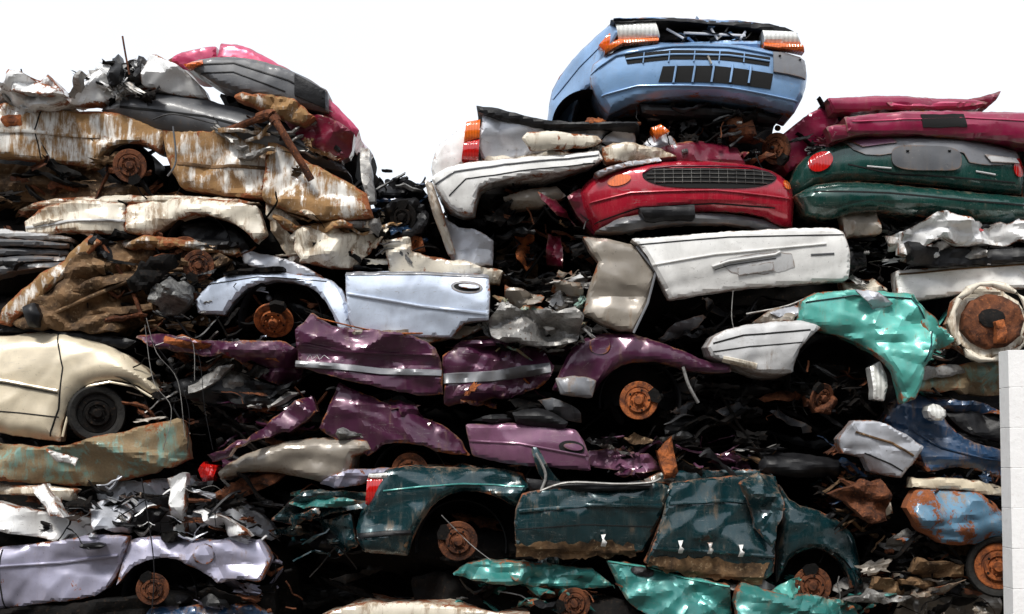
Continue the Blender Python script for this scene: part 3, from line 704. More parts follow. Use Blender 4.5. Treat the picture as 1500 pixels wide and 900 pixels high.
P(c,'muddy_sill',"948,808 990,816 1030,812 1080,824 1120,822 1108,850 1030,846 944,826",MUD,on=f2,off=.01,fl=.02,jag=.02,sm=0)
P(c,'muddy_sill',"534,792 566,786 600,790 600,806 560,804",MUD,y=-.24,fl=.02,jag=.02)
f=P(c,'front_wing',"1138,708 1160,738 1196,746 1240,768 1258,800 1264,860 1246,862 1236,830 1210,806 1180,802 1154,814 1142,840 1134,852 1134,800 1144,750",DGRN,y=-.16,er=.2,r=.2,fold=.16,k=6,seed=714)
LN(f,c,'wing_seam',"1140,712 1144,760 1134,800 1134,850",.014,SEAM,.004)
P(c,'window_opening',"770,700 800,704 880,708 950,704 948,714 880,718 800,722 776,720",BLACK,y=-.26,fold=.1,k=3)
P(c,'pillar_blade',"772,640 782,646 806,690 820,706 800,712 786,690",DGRN,y=-.26,fold=.2,k=4)
T(c,'b_pillar',"792,716 798,694 784,664",.012,BARE,y=-.3)
T(c,'window_frame',"790,718 830,706 900,708 946,706 962,700",.010,BARE,y=-.32)
T(c,'seat_belt_loop',"650,752 690,792 720,816",.004,BARE,y=-.36,sides=5)
P(c,'roof_skin',"566,690 600,680 700,682 760,684 760,692 640,694",DGRN,y=-.1,fold=.3,fl=.6,seed=717)
P(c,'roof_skin_torn',"940,704 990,684 1060,690 1110,684 1132,696 1060,704 980,712",DGRN,y=-.14,fold=.4,k=6,fl=.5,seed=719)
arch(c,676,798,.37,y0=-.12,y1=.35)
wheel(c,672,791,y=-.16,r=.16,mat=RUST,tilt=(0,5))
arch(c,1192,862,.33,y0=-.1,y1=.35)
wheel(c,1184,856,y=-.14,r=.155,mat=RUST,tilt=(0,-5))
guts(c,(420,730,560,810),90,[DARK,DGRN,BLACK,DGRN,DARK],y=(-.14,.1),size=.7)
guts(c,(700,815,1130,870),70,[DARK,BLACK,RUST,DARK],y=(-.1,.25),size=.8)
guts(c,(1140,700,1280,780),30,[DARK,DGRN,BLACK,DARK],y=(-.05,.25),size=.8)
strew(c,(400,720,540,820),10,[DGRN,DTEAL,DGRN,BLACK],seed=211,y=(-.12,.1),sz=(.1,.28))
strew(c,(480,810,900,850),9,[BLACK,DGRN,RUST,DARK],seed=212,y=(-.05,.1),sz=(.1,.3))
P(c,'black_boot_lid',"1110,662 1180,664 1240,676 1230,700 1160,700 1112,690",BLACK,y=-.04,er=.1,r=.1,fold=.1,fl=.6,sm=2)
# ---- L
c=car('crushed_teal_hatchback',900,860)
M(c,"640,830 900,840 1280,870 1320,1000 600,1000",y=.25)
f=P(c,'bonnet',"664,838 690,818 740,820 800,824 860,830 884,844 900,858 850,864 780,858 720,852",DTEAL,y=-.2,er=.08,fold=.36,k=9,seed=801,dent=.02)
P(c,'filler_cap',ell(763,835,17,14),DTEAL,on=f,off=.02,fl=.03,step=.02,sm=0)
f=P(c,'door',"886,818 940,826 1000,842 1060,852 1068,896 1010,912 960,904 920,884 900,850",DTEAL,y=-.24,er=.06,fold=.26,k=8,seed=803)
LN(f,c,'door_edge',"888,820 940,828 1000,844 1060,854",.014,TEAL,.01)
P(c,'door_handle',ell(938,835,17,7,10),BLACK,on=f,off=.014,fl=.02,step=.015,sm=0)
P(c,'front_wing',"1068,866 1080,848 1130,866 1190,868 1240,880 1262,912 1200,920 1070,920",DTEAL,y=-.2,fold=.5,k=12,dent=.03,seed=805)
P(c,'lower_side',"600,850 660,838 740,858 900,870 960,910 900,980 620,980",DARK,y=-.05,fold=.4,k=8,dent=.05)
wheel(c,840,882,y=-.14,r=.13,mat=RUST)
guts(c,(640,850,1300,930),180,[DARK,DARK,DTEAL,RUST,BLACK,BARE,DARK],y=(-.14,.15),size=.8)
strew(c,(640,850,900,900),8,[DTEAL,BLACK,RUST,DGRN],seed=213,y=(-.12,.05))
strew(c,(1070,850,1300,900),10,[TEAL,DTEAL,BARE,BLACK],seed=214,y=(-.16,.0))
P(c,'roof_strip',"470,900 520,884 600,880 700,888 780,900 700,910 520,912",CREAM,y=-.16,fold=.1,fl=.5)
# ---- M
c=car('crushed_lilac_silver_sedan',200,830)
M(c,"-60,760 100,760 400,780 430,860 420,1000 -60,1000",y=.25)
f=P(c,'door',"-60,806 12,800 90,792 150,780 196,784 192,806 170,856 140,874 60,882 18,890 -60,892",LILAC,y=-.22,er=.07,fold=.15,k=7,seed=901)
LN(f,c,'door_crease',"14,826 100,822 182,812",.022,LILAC,.014)
LN(f,c,'door_seam',"20,802 16,850 20,888",.012,SEAM,.004)
f=P(c,'rear_wing',"192,790 240,784 300,790 352,788 386,790 402,818 388,850 350,846 326,852 300,830 262,814 226,816 198,832 180,856",LILAC,y=-.22,er=.07,fold=.24,k=8,seed=903)
P(c,'filler_cap',ell(308,809,14,14),LILAC,on=f,off=.014,fl=.02,step=.02,sm=0)
LN(f,c,'filler_ring',"294,809 298,798 308,795 318,798 322,809 318,820 308,823 298,820 294,809",.008,SEAM,.006)
P(c,'door_handle',ell(150,797,18,5,-4),BLACK,y=-.3,er=.02,r=.02,fl=.05,step=.015)
arch(c,240,868,.3,y0=-.15,y1=.3)
wheel(c,232,860,y=-.18,r=.13,mat=RUST,tilt=(0,10))
P(c,'bonnet_torn',"-60,742 0,730 40,742 90,752 138,758 144,792 120,800 60,786 0,770 -60,768",WHITE,y=-.22,er=.06,fold=.3,k=10,dent=.02,seed=911)
P(c,'crumpled_roof',"128,706 170,710 210,702 250,706 276,700 290,720 330,726 384,760 402,790 350,784 300,776 262,790 200,776 140,760",SILV,y=-.06,fold=.5,k=16,dent=.03,seed=912)
P(c,'torn_pillar',"256,700 276,694 284,720 272,790 250,796 262,740",WHITE,y=-.22,fold=.4,k=5)
P(c,'torn_pillar',"60,712 76,706 100,740 110,756 88,752",WHITE,y=-.22,fold=.3)
P(c,'torn_flap',"130,740 170,730 196,756 190,780 150,770",SILV,y=-.2,fold=.5,k=8)
P(c,'torn_flap',"290,744 340,752 380,784 330,780",WHITE,y=-.2,fold=.5,k=8)
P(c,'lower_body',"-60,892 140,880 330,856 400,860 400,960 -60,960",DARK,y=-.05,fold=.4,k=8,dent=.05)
P(c,'dark_blue_sill',"170,886 280,890 360,880 400,900 380,920 170,920",DBLUE,y=-.12,fold=.3,k=6)
T(c,'hanging_cable',"222,700 232,760 240,830 236,900",.005,BLACK,y=-.3,sides=5)
strew(c,(110,705,395,795),14,[WHITE,SILV,BARE,DARK,BLACK,TAUPE,DARK],seed=215,y=(-.22,-.05),sz=(.08,.22))
guts(c,(60,710,400,795),190,[WHITE,SILV,BARE,DARK,BLACK,DARK,DARK,RUST],y=(-.24,.0),size=.6,kinds='lllssrh')
guts(c,(300,820,420,900),50,[DARK,LILAC,BLACK,RUST],y=(-.15,.2),size=.8)
strew(c,(250,850,420,900),6,[BLACK,LILAC,DARK,DARK],seed=216,y=(-.1,.05))
# ---- N blue hatchback on top
c=car('crushed_blue_hatchback',990,110)
M(c,"840,70 900,50 1150,56 1165,90 1160,160 1140,220 1060,236 930,200 880,190 850,160 820,180 820,110",y=.45,depth=2.6)
f=P(c,'side_wing',"803,196 806,130 814,96 850,62 893,36 906,54 884,84 872,116 852,128 842,150 836,190 818,200",BLUE,y=.16,er=.06,fold=.08,k=4,tx=-1.5,fl=1.6,seed=1001)
LN(f,c,'wing_crease',"812,120 850,86 884,62",.02,BLUE,.012)
fb=P(c,'front_bumper',"862,120 868,96 896,80 930,74 980,71 1060,71 1120,76 1172,86 1182,104 1178,138 1162,168 1120,160 1060,150 990,148 930,154 892,170 876,152",BLUE,y=-.24,er=.07,r=.06,fold=.02,k=1,dent=.004,bow=.16,sm=1,fl=.4,seed=1003,jag=.002,cv=.05)
P(c,'upper_intake',"912,90 980,86 1060,88 1122,94 1120,107 1050,101 980,100 916,104",SEAM,on=fb,off=.006,fl=.01,sm=0,jag=0,step=.025)
P(c,'lower_intake',"966,110 1040,110 1126,118 1122,140 1040,134 960,132",SEAM,on=fb,off=.006,fl=.01,sm=0,jag=0,step=.025)
for u in (985,1012,1039,1066,1093): LN(fb,c,'intake_bar',f"{u},108 {u-4},134",.018,BLUE,.02)
LN(fb,c,'intake_bar',"914,97 980,93 1060,94 1121,100",.016,BLUE,.014)
for u in range(940,1120,36): LN(fb,c,'intake_bar',f"{u},88 {u-2},104",.010,BLUE,.014)
LN(fb,c,'bumper_crease',"864,112 900,90 980,80 1060,80 1174,96",.014,BLUE,.016)
LN(fb,c,'bumper_crease',"880,146 930,136 1000,138 1060,141 1166,154",.014,BLUE,.014)
P(c,'registration_plate',"1126,86 1150,85 1177,92 1176,122 1150,118 1126,116",MGREY,on=fb,off=.03,fl=.03,sm=0,jag=0)
LN(fb,c,'plate_bolt',"1134,92 1137,92",.014,SEAM,.04); LN(fb,c,'plate_bolt',"1165,95 1168,95",.014,SEAM,.04)
LN(fb,c,'plate_bolt',"1030,96 1035,108",.012,CREAM,.03)
P(c,'headlamp',"900,42 958,39 964,61 904,65",CLR,y=-.15,er=.02,r=.02,fold=0,sm=0,fl=.2,step=.02,dent=0,jag=0)
P(c,'headlamp',"1113,51 1160,54 1169,72 1115,69",CLR,y=-.15,er=.02,r=.02,fold=0,sm=0,fl=.2,step=.02,dent=0,jag=0)
P(c,'headlamp_side',"876,70 898,46 902,65 884,78",AMB,y=-.08,er=.02,r=.02,fold=0,sm=0,fl=.2,step=.02,dent=0,jag=0)
P(c,'indicator_lamp',"884,78 904,66 962,63 962,68 910,72 884,86",AMB,y=-.17,er=.01,r=.02,fold=0,sm=0,fl=.1,step=.02,dent=0,jag=0)
P(c,'indicator_lamp',"1114,70 1170,75 1173,84 1114,76",AMB,y=-.17,er=.01,r=.02,fold=0,sm=0,fl=.1,step=.02,dent=0,jag=0)
P(c,'slam_panel',"962,60 1112,64 1112,76 962,74",BLUE,y=-.08,fold=.1,sm=0)
P(c,'bonnet_lip',"892,38 960,33 1060,35 1140,43 1166,53 1164,57 1110,48 1040,40 960,38 900,43",BLACK,y=-.14,fold=.06,k=2,fl=1.2,er=.02,dent=.004)
P(c,'bonnet_skin',"894,37 960,32 1060,34 1140,42 1120,44 1030,37 950,35",BLUE,y=-.13,fold=.05,fl=1.2,er=.02,dent=.004)
P(c,'radiator_panel',"962,42 1040,42 1112,50 1112,64 962,62",DARK,y=.02,fold=.2)
for a in ("975,46 1000,60","1040,46 1050,62","1090,50 1082,62","1000,52 1090,56"): LN(None,c,'radiator_bracket',a,.02,SILV,.01,y=-.06)
guts(c,(970,48,1105,62),40,[BLUE,ALU,BLACK,BARE],y=(-.06,.0),size=.35,kinds='lls')
arch(c,862,186,.3,y0=-.02,y1=.5,a0=40,a1=190)
P(c,'rust_mount',ell(872,184,16,9),ORUST,y=-.1,er=.04,r=.05,fold=.3,step=.02)
P(c,'oil_pan',"1060,170 1100,168 1108,200 1070,206",RUST,y=-.02,er=.05,fold=.1)
P(c,'cross_member',"936,156 1150,166 1140,178 940,170",BLACK,y=-.05,fold=.2)
P(c,'engine_block',"960,176 1050,174 1060,206 1000,216 964,204",DARK,y=-.02,fold=.5,k=9,dent=.06)
wheel(c,1140,214,y=.1,r=.13,mat=RUST,tilt=(10,-40))
guts(c,(890,165,1150,235),180,[DARK,BLACK,DARK,RUST,DARK,ALU,BLACK],y=(-.12,.25),size=.6,kinds='llsrhcc')
strew(c,(900,165,1150,240),9,[BLACK,DARK,RUST,DRED,GREY],seed=217,y=(-.05,.15),sz=(.08,.22))
P(c,'indicator_loose',"950,196 964,190 976,202 958,212",AMB,y=-.2,er=.02,r=.03,fold=.1,step=.02,sm=0)
P(c,'torn_corner',"940,212 956,198 980,200 992,220 970,232 944,228",SILV,y=-.14,fold=.4,k=6)
# ---- O white estate rear
c=car('crushed_white_estate',760,230)
M(c,"640,230 700,180 930,200 1000,240 880,260 840,320 700,330 650,300",y=.35)
P(c,'rear_corner',"630,246 640,214 664,192 686,182 684,236 660,250 636,264",WHITE,y=-.02,er=.06,fold=.1,fl=.8)
P(c,'tail_lamp',"684,184 704,180 703,207 680,213",AMB,y=-.14,er=.02,r=.02,fold=0,sm=0,fl=.14,step=.02,dent=0,jag=0)
P(c,'tail_lamp',"680,215 703,209 701,240 677,238",REDL,y=-.15,er=.02,r=.02,fold=0,sm=0,fl=.14,step=.02,dent=0,jag=0)
f=P(c,'tailgate',"706,188 708,166 740,172 796,188 802,222 760,232 706,236 700,214",SILV,y=-.06,er=.06,fold=.2,k=6,seed=1101)
P(c,'rear_glass_frame',"698,160 740,168 800,184 930,186 934,192 800,196 730,180 700,170",BLACK,y=-.12,fold=.1,fl=.5)
P(c,'tailgate_folded',"792,190 860,186 928,190 934,216 884,216 840,208 800,206",SILV,y=-.08,fold=.28,k=8,seed=1102)
P(c,'tailgate_lip',"706,224 770,218 850,222 880,218 878,228 800,234 708,244",CREAM,y=-.12,fold=.2,k=5)
P(c,'sun_visor',"764,212 772,202 800,200 874,206 880,214 866,222 776,228",CREAM,y=-.2,er=.04,fold=.06,sm=1,fl=.03)
f=P(c,'rear_bumper',"634,270 660,252 720,240 800,234 876,226 882,240 860,252 790,262 726,272 702,284 694,318 676,320 656,306",CWHITE,y=-.18,er=.06,r=.07,fold=.1,k=4,sm=1,fl=.4)
LN(f,c,'bumper_strip',"640,280 668,262 740,248 876,234",.014,GREY,.008)
LN(f,c,'bumper_strip',"660,296 684,272 760,258 870,246",.010,SEAM,.004)
P(c,'silencer',"736,288 770,276 816,270 830,284 800,300 750,306",TAUPE,y=-.02,er=.1,r=.1,fold=.08,sm=2)
P(c,'front_piece',"880,222 900,214 960,222 990,236 940,240 884,244",CREAM,y=-.14,fold=.3,k=6)
guts(c,(700,265,850,340),80,[DARK,BLACK,DARK,RUST,DARK],y=(0,.3),size=.7)
guts(c,(800,205,940,240),30,[DARK,BLACK,BARE],y=(-.1,.1),kinds='lls',size=.6)
strew(c,(700,275,850,340),7,[BLACK,DARK,TAUPE,DRED,GREY],seed=218,y=(.02,.15),sz=(.08,.22))
# ---- P red coupe front
c=car('crushed_red_coupe',1005,285)
M(c,"850,260 940,230 1090,220 1150,260 1150,340 900,350 850,400 830,340",y=.35)
P(c,'bonnet_crumpled',"905,246 950,226 1000,210 1050,208 1082,216 1092,242 1040,240 960,248",DRED,y=-.02,er=.08,fold=.36,k=9,dent=.03,fl=1.)
P(c,'bonnet_ridge',"980,226 1040,214 1084,218 1080,228 1030,228",DRED,y=-.1,fold=.3,k=5,fl=.3)
fb=P(c,'front_bumper',"846,284 864,262 900,246 960,240 1060,240 1120,248 1150,262 1163,282 1162,334 1140,332 1110,316 1040,314 980,318 930,322 900,336 872,340 856,316",RED,y=-.26,er=.10,r=.09,fold=.015,k=1,dent=.004,bow=.16,sm=1,fl=.4,seed=1201,jag=.002,cv=.06)
P(c,'grille_opening',[(1035+98*math.copysign(abs(math.cos(t))**.6,math.cos(t)),267-3*math.cos(2*t)+15*math.copysign(abs(math.sin(t))**.8,math.sin(t))) for t in [2*math.pi*i/36 for i in range(36)]],SEAM,on=fb,off=.008,fl=.01,step=.025,sm=0,jag=0)
for k_ in range(4):
    v=258+k_*6; h=[84,92,92,82][k_]; LN(fb,c,'grille_bar',f"{1035-h},{v} {1035+h},{v}",.006,BARE,.016)
for u in range(955,1120,13): LN(fb,c,'grille_rib',f"{u},256 {u},278",.005,BARE,.014)
LN(fb,c,'grille_lip',"938,262 950,254 980,251 1090,251 1122,256 1132,264",.016,DRED,.014)
P(c,'indicator_lamp',ell(904,271,17,8,-12),AMB,on=fb,off=.014,fl=.02,step=.015,sm=0,jag=0)
P(c,'indicator_lamp',ell(1150,274,7,8),AMB,on=fb,off=.014,fl=.02,step=.015,sm=0,jag=0)
P(c,'headlamp',"868,262 904,246 962,236 966,242 910,252 874,268",SILV,y=-.2,er=.03,r=.04,fold=.05,fl=.2,sm=1)
P(c,'lower_lip',"870,344 900,326 946,318 1040,316 1110,318 1150,336 1140,346 1080,330 980,334 900,346",GREY,y=-.2,er=.05,fold=.06,bow=.1,sm=1)
P(c,'lower_intake',"930,316 1010,310 1010,330 940,334",BLACK,y=-.32,fold=.05,er=.02)
LN(fb,c,'bumper_crease',"862,302 920,290 1040,288 1154,296",.014,RED,.012)
LN(fb,c,'bumper_crease',"870,330 930,312 1040,306 1130,310",.010,SEAM,.003)
P(c,'front_wing',"830,290 850,276 870,320 872,344 848,320",DRED,y=-.05,fold=.2,fl=.5)
guts(c,(835,300,870,400),30,[DARK,DRED,BLACK],y=(-.02,.3),size=.7)
guts(c,(900,330,1180,352),40,[DARK,BLACK,BARE,RUST],y=(-.05,.3),kinds='l',size=.7)
# ---- Q white hatchback tailgate
c=car('crushed_white_hatchback',1060,400)
M(c,"850,350 1240,345 1300,400 1300,450 1040,470 900,500 860,470",y=.36)
f=P(c,'tailgate',"920,358 980,354 1060,346 1140,342 1206,340 1226,346 1238,380 1235,414 1170,420 1100,424 1040,432 976,444 956,408 940,376",CWHITE,y=-.24,er=.05,r=.06,fold=.06,k=4,dent=.008,seed=1301)
P(c,'plate_recess',"1046,392 1062,384 1124,376 1150,378 1156,398 1126,406 1070,410",LGREY,on=f,off=.003,fl=.004,step=.03)
LN(f,c,'recess_edge',"1036,398 1060,390 1126,380 1134,376",.022,CWHITE,.016)
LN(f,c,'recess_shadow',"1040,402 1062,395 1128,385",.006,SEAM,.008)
P(c,'registration_lamp',"1072,398 1124,390 1126,402 1074,410",LGREY,on=f,off=.012,fl=.02,step=.02,sm=0)
LN(f,c,'tailgate_seam',"930,367 1060,355 1226,351",.010,SEAM,.004)
LN(f,c,'badge',"1178,380 1212,378",.016,GREY,.006)
LN(f,c,'tailgate_crease',"950,396 1040,380 1200,364",.016,CWHITE,.01)
P(c,'c_pillar',"852,352 892,356 930,366 958,404 946,448 926,490 896,486 852,464 862,420 874,388 860,370",TAUPE,y=-.16,er=.12,r=.14,fold=.2,k=6,seed=1303)
LN(None,c,'pillar_trim',"928,368 956,404 944,450 924,492",.02,MGREY,.01,y=-.25)
P(c,'inner_trim',"796,444 820,420 850,398 866,404 846,440 820,456 800,456",LGREY,y=-.1,fold=.4,k=7)
P(c,'hinge_piece',"1236,412 1280,406 1302,424 1290,436 1240,430",CREAM,y=-.1,fold=.3)
T(c,'strap',"1068,430 1066,470 1074,500",.004,BARE,y=-.2,sides=5)
T(c,'gas_strut',"1090,462 1150,450 1190,432",.008,BARE,y=-.1)
guts(c,(780,400,900,500),80,[DARK,TAUPE,BARE,BLACK,LGREY,DARK],y=(-.12,.1),size=.65)
guts(c,(960,440,1180,500),60,[DARK,DARK,BLACK,DARK],y=(.0,.3),size=.8)
strew(c,(960,440,1170,500),7,[BLACK,DARK,GREY,TAUPE],seed=219,y=(.05,.25))
P(c,'bulb_unit',"1232,350 1262,352 1270,392 1240,394",BLACK,y=-.05,er=.06,fold=.3)
guts(c,(1232,330,1310,430),90,[BLACK,DARK,BARE,LGREY,DARK],y=(-.12,.2),size=.5,kinds='llsrhc')
# ---- R1 maroon coupe
c=car('crushed_maroon_coupe',1340,190)
M(c,"1150,210 1215,170 1520,180 1620,200 1620,250 1300,250 1180,270 1150,240",y=.4)
f=P(c,'rear_wing',"1146,196 1180,168 1214,150 1230,160 1246,196 1220,212 1196,226 1160,246 1146,230",MAG,y=.06,er=.08,fold=.16,fl=1.2)
f=P(c,'boot_lid',"1226,182 1300,174 1400,172 1500,176 1600,186 1600,222 1500,222 1420,212 1330,206 1230,206",MAG,y=-.22,er=.06,r=.07,fold=.1,k=5,fl=.5)
LN(f,c,'boot_crease',"1236,190 1400,184 1560,196",.012,PINK,.008)
P(c,'spoiler',"1206,150 1280,146 1350,148 1420,150 1440,156 1420,168 1330,166 1216,170",MAG,y=-.12,er=.05,r=.05,fold=.06,fl=.35,sm=1)
P(c,'spoiler_end',"1414,150 1464,136 1454,150 1442,162 1420,160",DRED,y=-.1,fold=.1,fl=.2,sm=0)
P(c,'boot_panel',"1290,158 1380,154 1436,159 1400,164 1300,166",PINK,y=-.16,er=.03,fold=.1,sm=1,fl=.03)
P(c,'plate_recess',"1334,180 1396,178 1400,198 1338,199",SEAM,on=f,off=.01,fl=.01,sm=0)
P(c,'bumper_cap',"1200,196 1260,186 1330,188 1340,198 1260,204 1210,216",MAG,y=-.24,er=.05,fold=.05,sm=1)
guts(c,(1160,185,1260,225),24,[DRED,DARK,BLACK],y=(-.08,.1),kinds='ls',size=.6)
strew(c,(1240,166,1480,178),5,[BLACK,DRED,DARK],seed=220,y=(-.05,.1),sz=(.1,.2))
# ---- R2 green saloon rear
c=car('crushed_green_saloon',1340,270)
M(c,"1170,240 1260,210 1620,230 1620,340 1180,335 1170,310",y=.3)
fb=P(c,'rear_panel',"1158,268 1172,234 1204,218 1236,204 1320,202 1420,206 1486,222 1498,250 1496,286 1440,284 1360,276 1280,268 1200,268 1166,290",GRN,y=-.2,er=.07,r=.07,fold=.03,k=2,dent=.006,bow=.12,sm=1,fl=.4,seed=1401,jag=.002,cv=.05)
P(c,'lamp_garnish',"1226,206 1300,203 1420,210 1482,226 1492,244 1440,250 1408,246 1400,232 1360,224 1312,224 1290,236 1250,232",MGREY,on=fb,off=.014,fl=.02,sm=1,jag=0)
P(c,'plate_recess',[(1346+50*math.copysign(abs(math.cos(t))**.5,math.cos(t)),240+18*math.copysign(abs(math.sin(t))**.6,math.sin(t))+.06*50*math.cos(t)) for t in [2*math.pi*i/30 for i in range(30)]],GREY,on=fb,off=.022,fl=.03,step=.03,sm=0,jag=0)
for u in (1316,1376): LN(fb,c,'plate_bolt',f"{u},230 {u+4},230",.016,SEAM,.03)
LN(fb,c,'boot_seam',"1236,246 1300,262 1400,268 1480,272",.012,SEAM,.004)
P(c,'tail_lamp',ell(1198,240,18,14,-30),REDL,on=fb,off=.016,fl=.03,step=.02,sm=0,jag=0)
P(c,'tail_lamp',ell(1486,250,10,14,0),REDL,on=fb,off=.016,fl=.03,step=.02,sm=0,jag=0)
P(c,'tail_lamp_clear',"1234,210 1296,206 1304,217 1256,222",LPURP,on=fb,off=.03,fl=.01,step=.02,jag=0,sm=0)
P(c,'tail_lamp_clear',"1430,234 1478,238 1484,245 1440,245",LGREY,on=fb,off=.03,fl=.01,step=.02,jag=0,sm=0)
LN(fb,c,'badge',"1262,250 1296,254",.014,LGREY,.01); LN(fb,c,'badge',"1418,258 1448,262",.014,LGREY,.01)
f=P(c,'rear_bumper',"1160,290 1200,270 1290,274 1400,286 1500,290 1510,330 1440,330 1340,322 1260,312 1210,326 1176,318",GRN,y=-.28,er=.09,r=.09,fold=.04,k=2,dent=.008,bow=.12,sm=1,fl=.4,cv=.06)
LN(f,c,'bumper_groove',"1184,288 1290,292 1400,302 1498,306",.014,SEAM,.004)
P(c,'side_wing',"1500,210 1620,216 1620,330 1500,330",GRN,y=-.02,fl=.4)
P(c,'beige_tank',"1228,314 1280,312 1284,346 1236,350",TAUPE,y=-.12,er=.06,r=.07,fold=.2)
guts(c,(1180,328,1500,348),50,[DARK,BLACK,BARE,DARK],y=(-.08,.3),kinds='ls',size=.7)
# ---- S
c=car('crushed_white_pickup',1420,400)
M(c,"1300,345 1620,340 1620,460 1300,450",y=.3)
f=P(c,'side_panel',"1308,398 1400,392 1500,382 1620,378 1620,420 1500,424 1400,434 1312,446",CWHITE,y=-.18,er=.05,fold=.1,k=5)
LN(f,c,'sill_seam',"1312,404 1400,398 1600,386",.014,MUD,.008)
P(c,'crumpled_wing',"1306,352 1340,326 1372,324 1400,336 1460,336 1500,332 1620,330 1620,362 1480,362 1400,368 1350,360 1320,380 1306,380",WHITE,y=-.12,fold=.5,k=16,dent=.03,seed=1451)
P(c,'black_bumper',"1310,362 1400,374 1520,368 1520,386 1400,396 1316,392",BLACK,y=-.2,er=.05,fold=.3,k=6)
P(c,'grey_bonnet',"1320,356 1360,368 1440,372 1520,366 1520,378 1420,388 1340,380",MGREY,y=-.24,er=.06,fold=.35,sm=1)
P(c,'bent_edge',"1330,330 1350,324 1400,350 1396,358 1350,344",BLACK,y=-.24,fold=.3)
P(c,'red_sticker',"1396,344 1412,340 1424,346 1408,354",REDL,y=-.3,er=.01,fold=.1,step=.02,fl=.01)
strew(c,(1305,330,1500,392),9,[WHITE,BLACK,BLACK,BARE,CREAM],seed=221,y=(-.26,-.1),sz=(.1,.26))
guts(c,(1310,335,1500,395),110,[WHITE,BLACK,DARK,BARE,SILV,DARK],y=(-.22,.0),size=.6,kinds='lllsr')
c=car('rusted_brake_drum',1430,480)
hexo=[(1430+57*math.cos(t)*(1+.05*math.sin(5*t)),478+54*math.sin(t)*(1+.05*math.cos(7*t))) for t in [2*math.pi*i/10 for i in range(10)]]
f=P(c,'backing_ring',hexo,CREAM,y=-.26,er=.09,r=.08,fold=.25,k=6,dent=.02,sm=0,step=.025)
f2=P(c,'drum_face',ell(1428,478,41,40,0,11),RUST,y=-.44,er=.06,r=.08,fold=.12,k=4,dent=.02,sm=0,step=.025,fl=.2)
P(c,'drum_centre',ell(1424,474,17,14,0,11),DARK,on=f2,off=.012,fl=.01,sm=0,step=.02)
P(c,'orange_tag',"1424,480 1438,476 1442,510 1428,510",ORUST,y=-.52,er=.02,r=.02,fold=.2,step=.015)
T(c,'casing_rim'," ".join(f"{a:.1f},{b:.1f}" for a,b in hexo+hexo[:1]),[.026+.012*math.sin(i*2.1) for i in range(21)],CREAM,y=-.36,m=2)
# ---- T
c=car('crushed_teal_coupe',1200,510)
M(c,"1040,490 1200,440 1330,450 1360,520 1340,620 1100,600 1040,560",y=.36)
f=P(c,'front_bumper',"1028,512 1040,494 1072,482 1130,474 1180,474 1192,484 1172,502 1158,520 1154,548 1120,552 1070,540 1034,526",LGREY,y=-.3,er=.08,r=.08,fold=.1,k=3,fl=.4,sm=1)
LN(f,c,'bumper_groove',"1036,508 1080,496 1176,488",.014,SEAM,.004)
LN(f,c,'bumper_groove',"1036,520 1090,512 1164,506",.01,SEAM,.004)
LN(f,c,'bumper_lamp',"1050,530 1100,540",.05,CREAM,.008)
f=P(c,'bonnet',"1158,478 1166,444 1192,430 1260,430 1322,436 1350,482 1352,500 1334,544 1318,590 1302,594 1292,556 1272,526 1240,502 1196,488",TEAL,y=-.22,er=.12,r=.14,fold=.3,k=10,dent=.02,seed=1501)
LN(f,c,'bonnet_edge',"1170,448 1240,438 1318,444 1344,490 1330,536",.010,DGRN,.01)
P(c,'bonnet_fold',"1236,434 1264,432 1290,452 1270,462",SILV,y=-.32,fold=.3,er=.02,fl=.03)
P(c,'torn_corner',"1318,440 1346,478 1372,504 1352,520 1336,494",TEAL,y=-.24,fold=.5,k=6)
P(c,'headlamp',"1262,540 1278,532 1288,560 1282,590 1266,586",CLR,y=-.3,er=.05,r=.05,fold=.1,sm=1,step=.02)
P(c,'washer_part',"1100,476 1120,456 1160,446 1156,474",TAUPE,y=-.1,fold=.3)
P(c,'silver_inner',"1120,462 1160,446 1168,460 1150,474",SILV,y=-.18,fold=.3,k=4)
arch(c,1216,560,.36,y0=-.15,y1=.35)
wheel(c,1200,584,y=-.1,r=.12,mat=RUST,tilt=(20,30))
P(c,'hub_cluster',ell(1204,590,24,18,0,9),RUST,y=-.04,er=.1,fold=.6,k=9,dent=.06,step=.022)
guts(c,(1140,530,1290,605),110,[DARK,BLACK,RUST,DARK,DARK,DARK],y=(-.14,.2),kinds='llsrhcc',size=.6)
guts(c,(1325,490,1400,590),50,[DARK,TEAL,BARE,BLACK],y=(-.18,.1),size=.7)
strew(c,(1040,550,1180,620),8,[BLACK,DARK,GREY,RUST],seed=222,y=(.05,.25))
strew(c,(1320,500,1400,580),6,[TEAL,BLACK,PATINA,BARE],seed=223,y=(-.16,.0),sz=(.08,.18))
# ---- V/U
c=car('crushed_navy_sedan',1370,640)
M(c,"1220,620 1320,570 1480,560 1620,600 1620,740 1400,740 1240,720",y=.3)
P(c,'bonnet_sheet',"1322,556 1360,540 1420,532 1470,530 1470,578 1400,576 1330,574",PATINA,y=-.2,er=.05,fold=.45,k=11,dent=.03)
P(c,'silver_edge',"1330,544 1380,536 1460,530 1460,540 1380,552 1326,560",BARE,y=-.28,fold=.3,fl=.04)
f=P(c,'front_wing',"1290,616 1304,592 1334,576 1366,588 1380,616 1400,640 1430,652 1480,662 1620,680 1620,716 1470,706 1430,690 1390,684 1350,690 1334,668 1312,640",DBLUE,y=-.28,er=.1,fold=.24,k=9,seed=1601)
LN(f,c,'wing_crease',"1330,630 1370,656 1430,672 1560,690",.016,DBLUE,.014)
P(c,'headlamp',ell(1352,606,15,12,20,9),CLR,y=-.4,er=.06,r=.07,fold=.1,sm=0,step=.02)
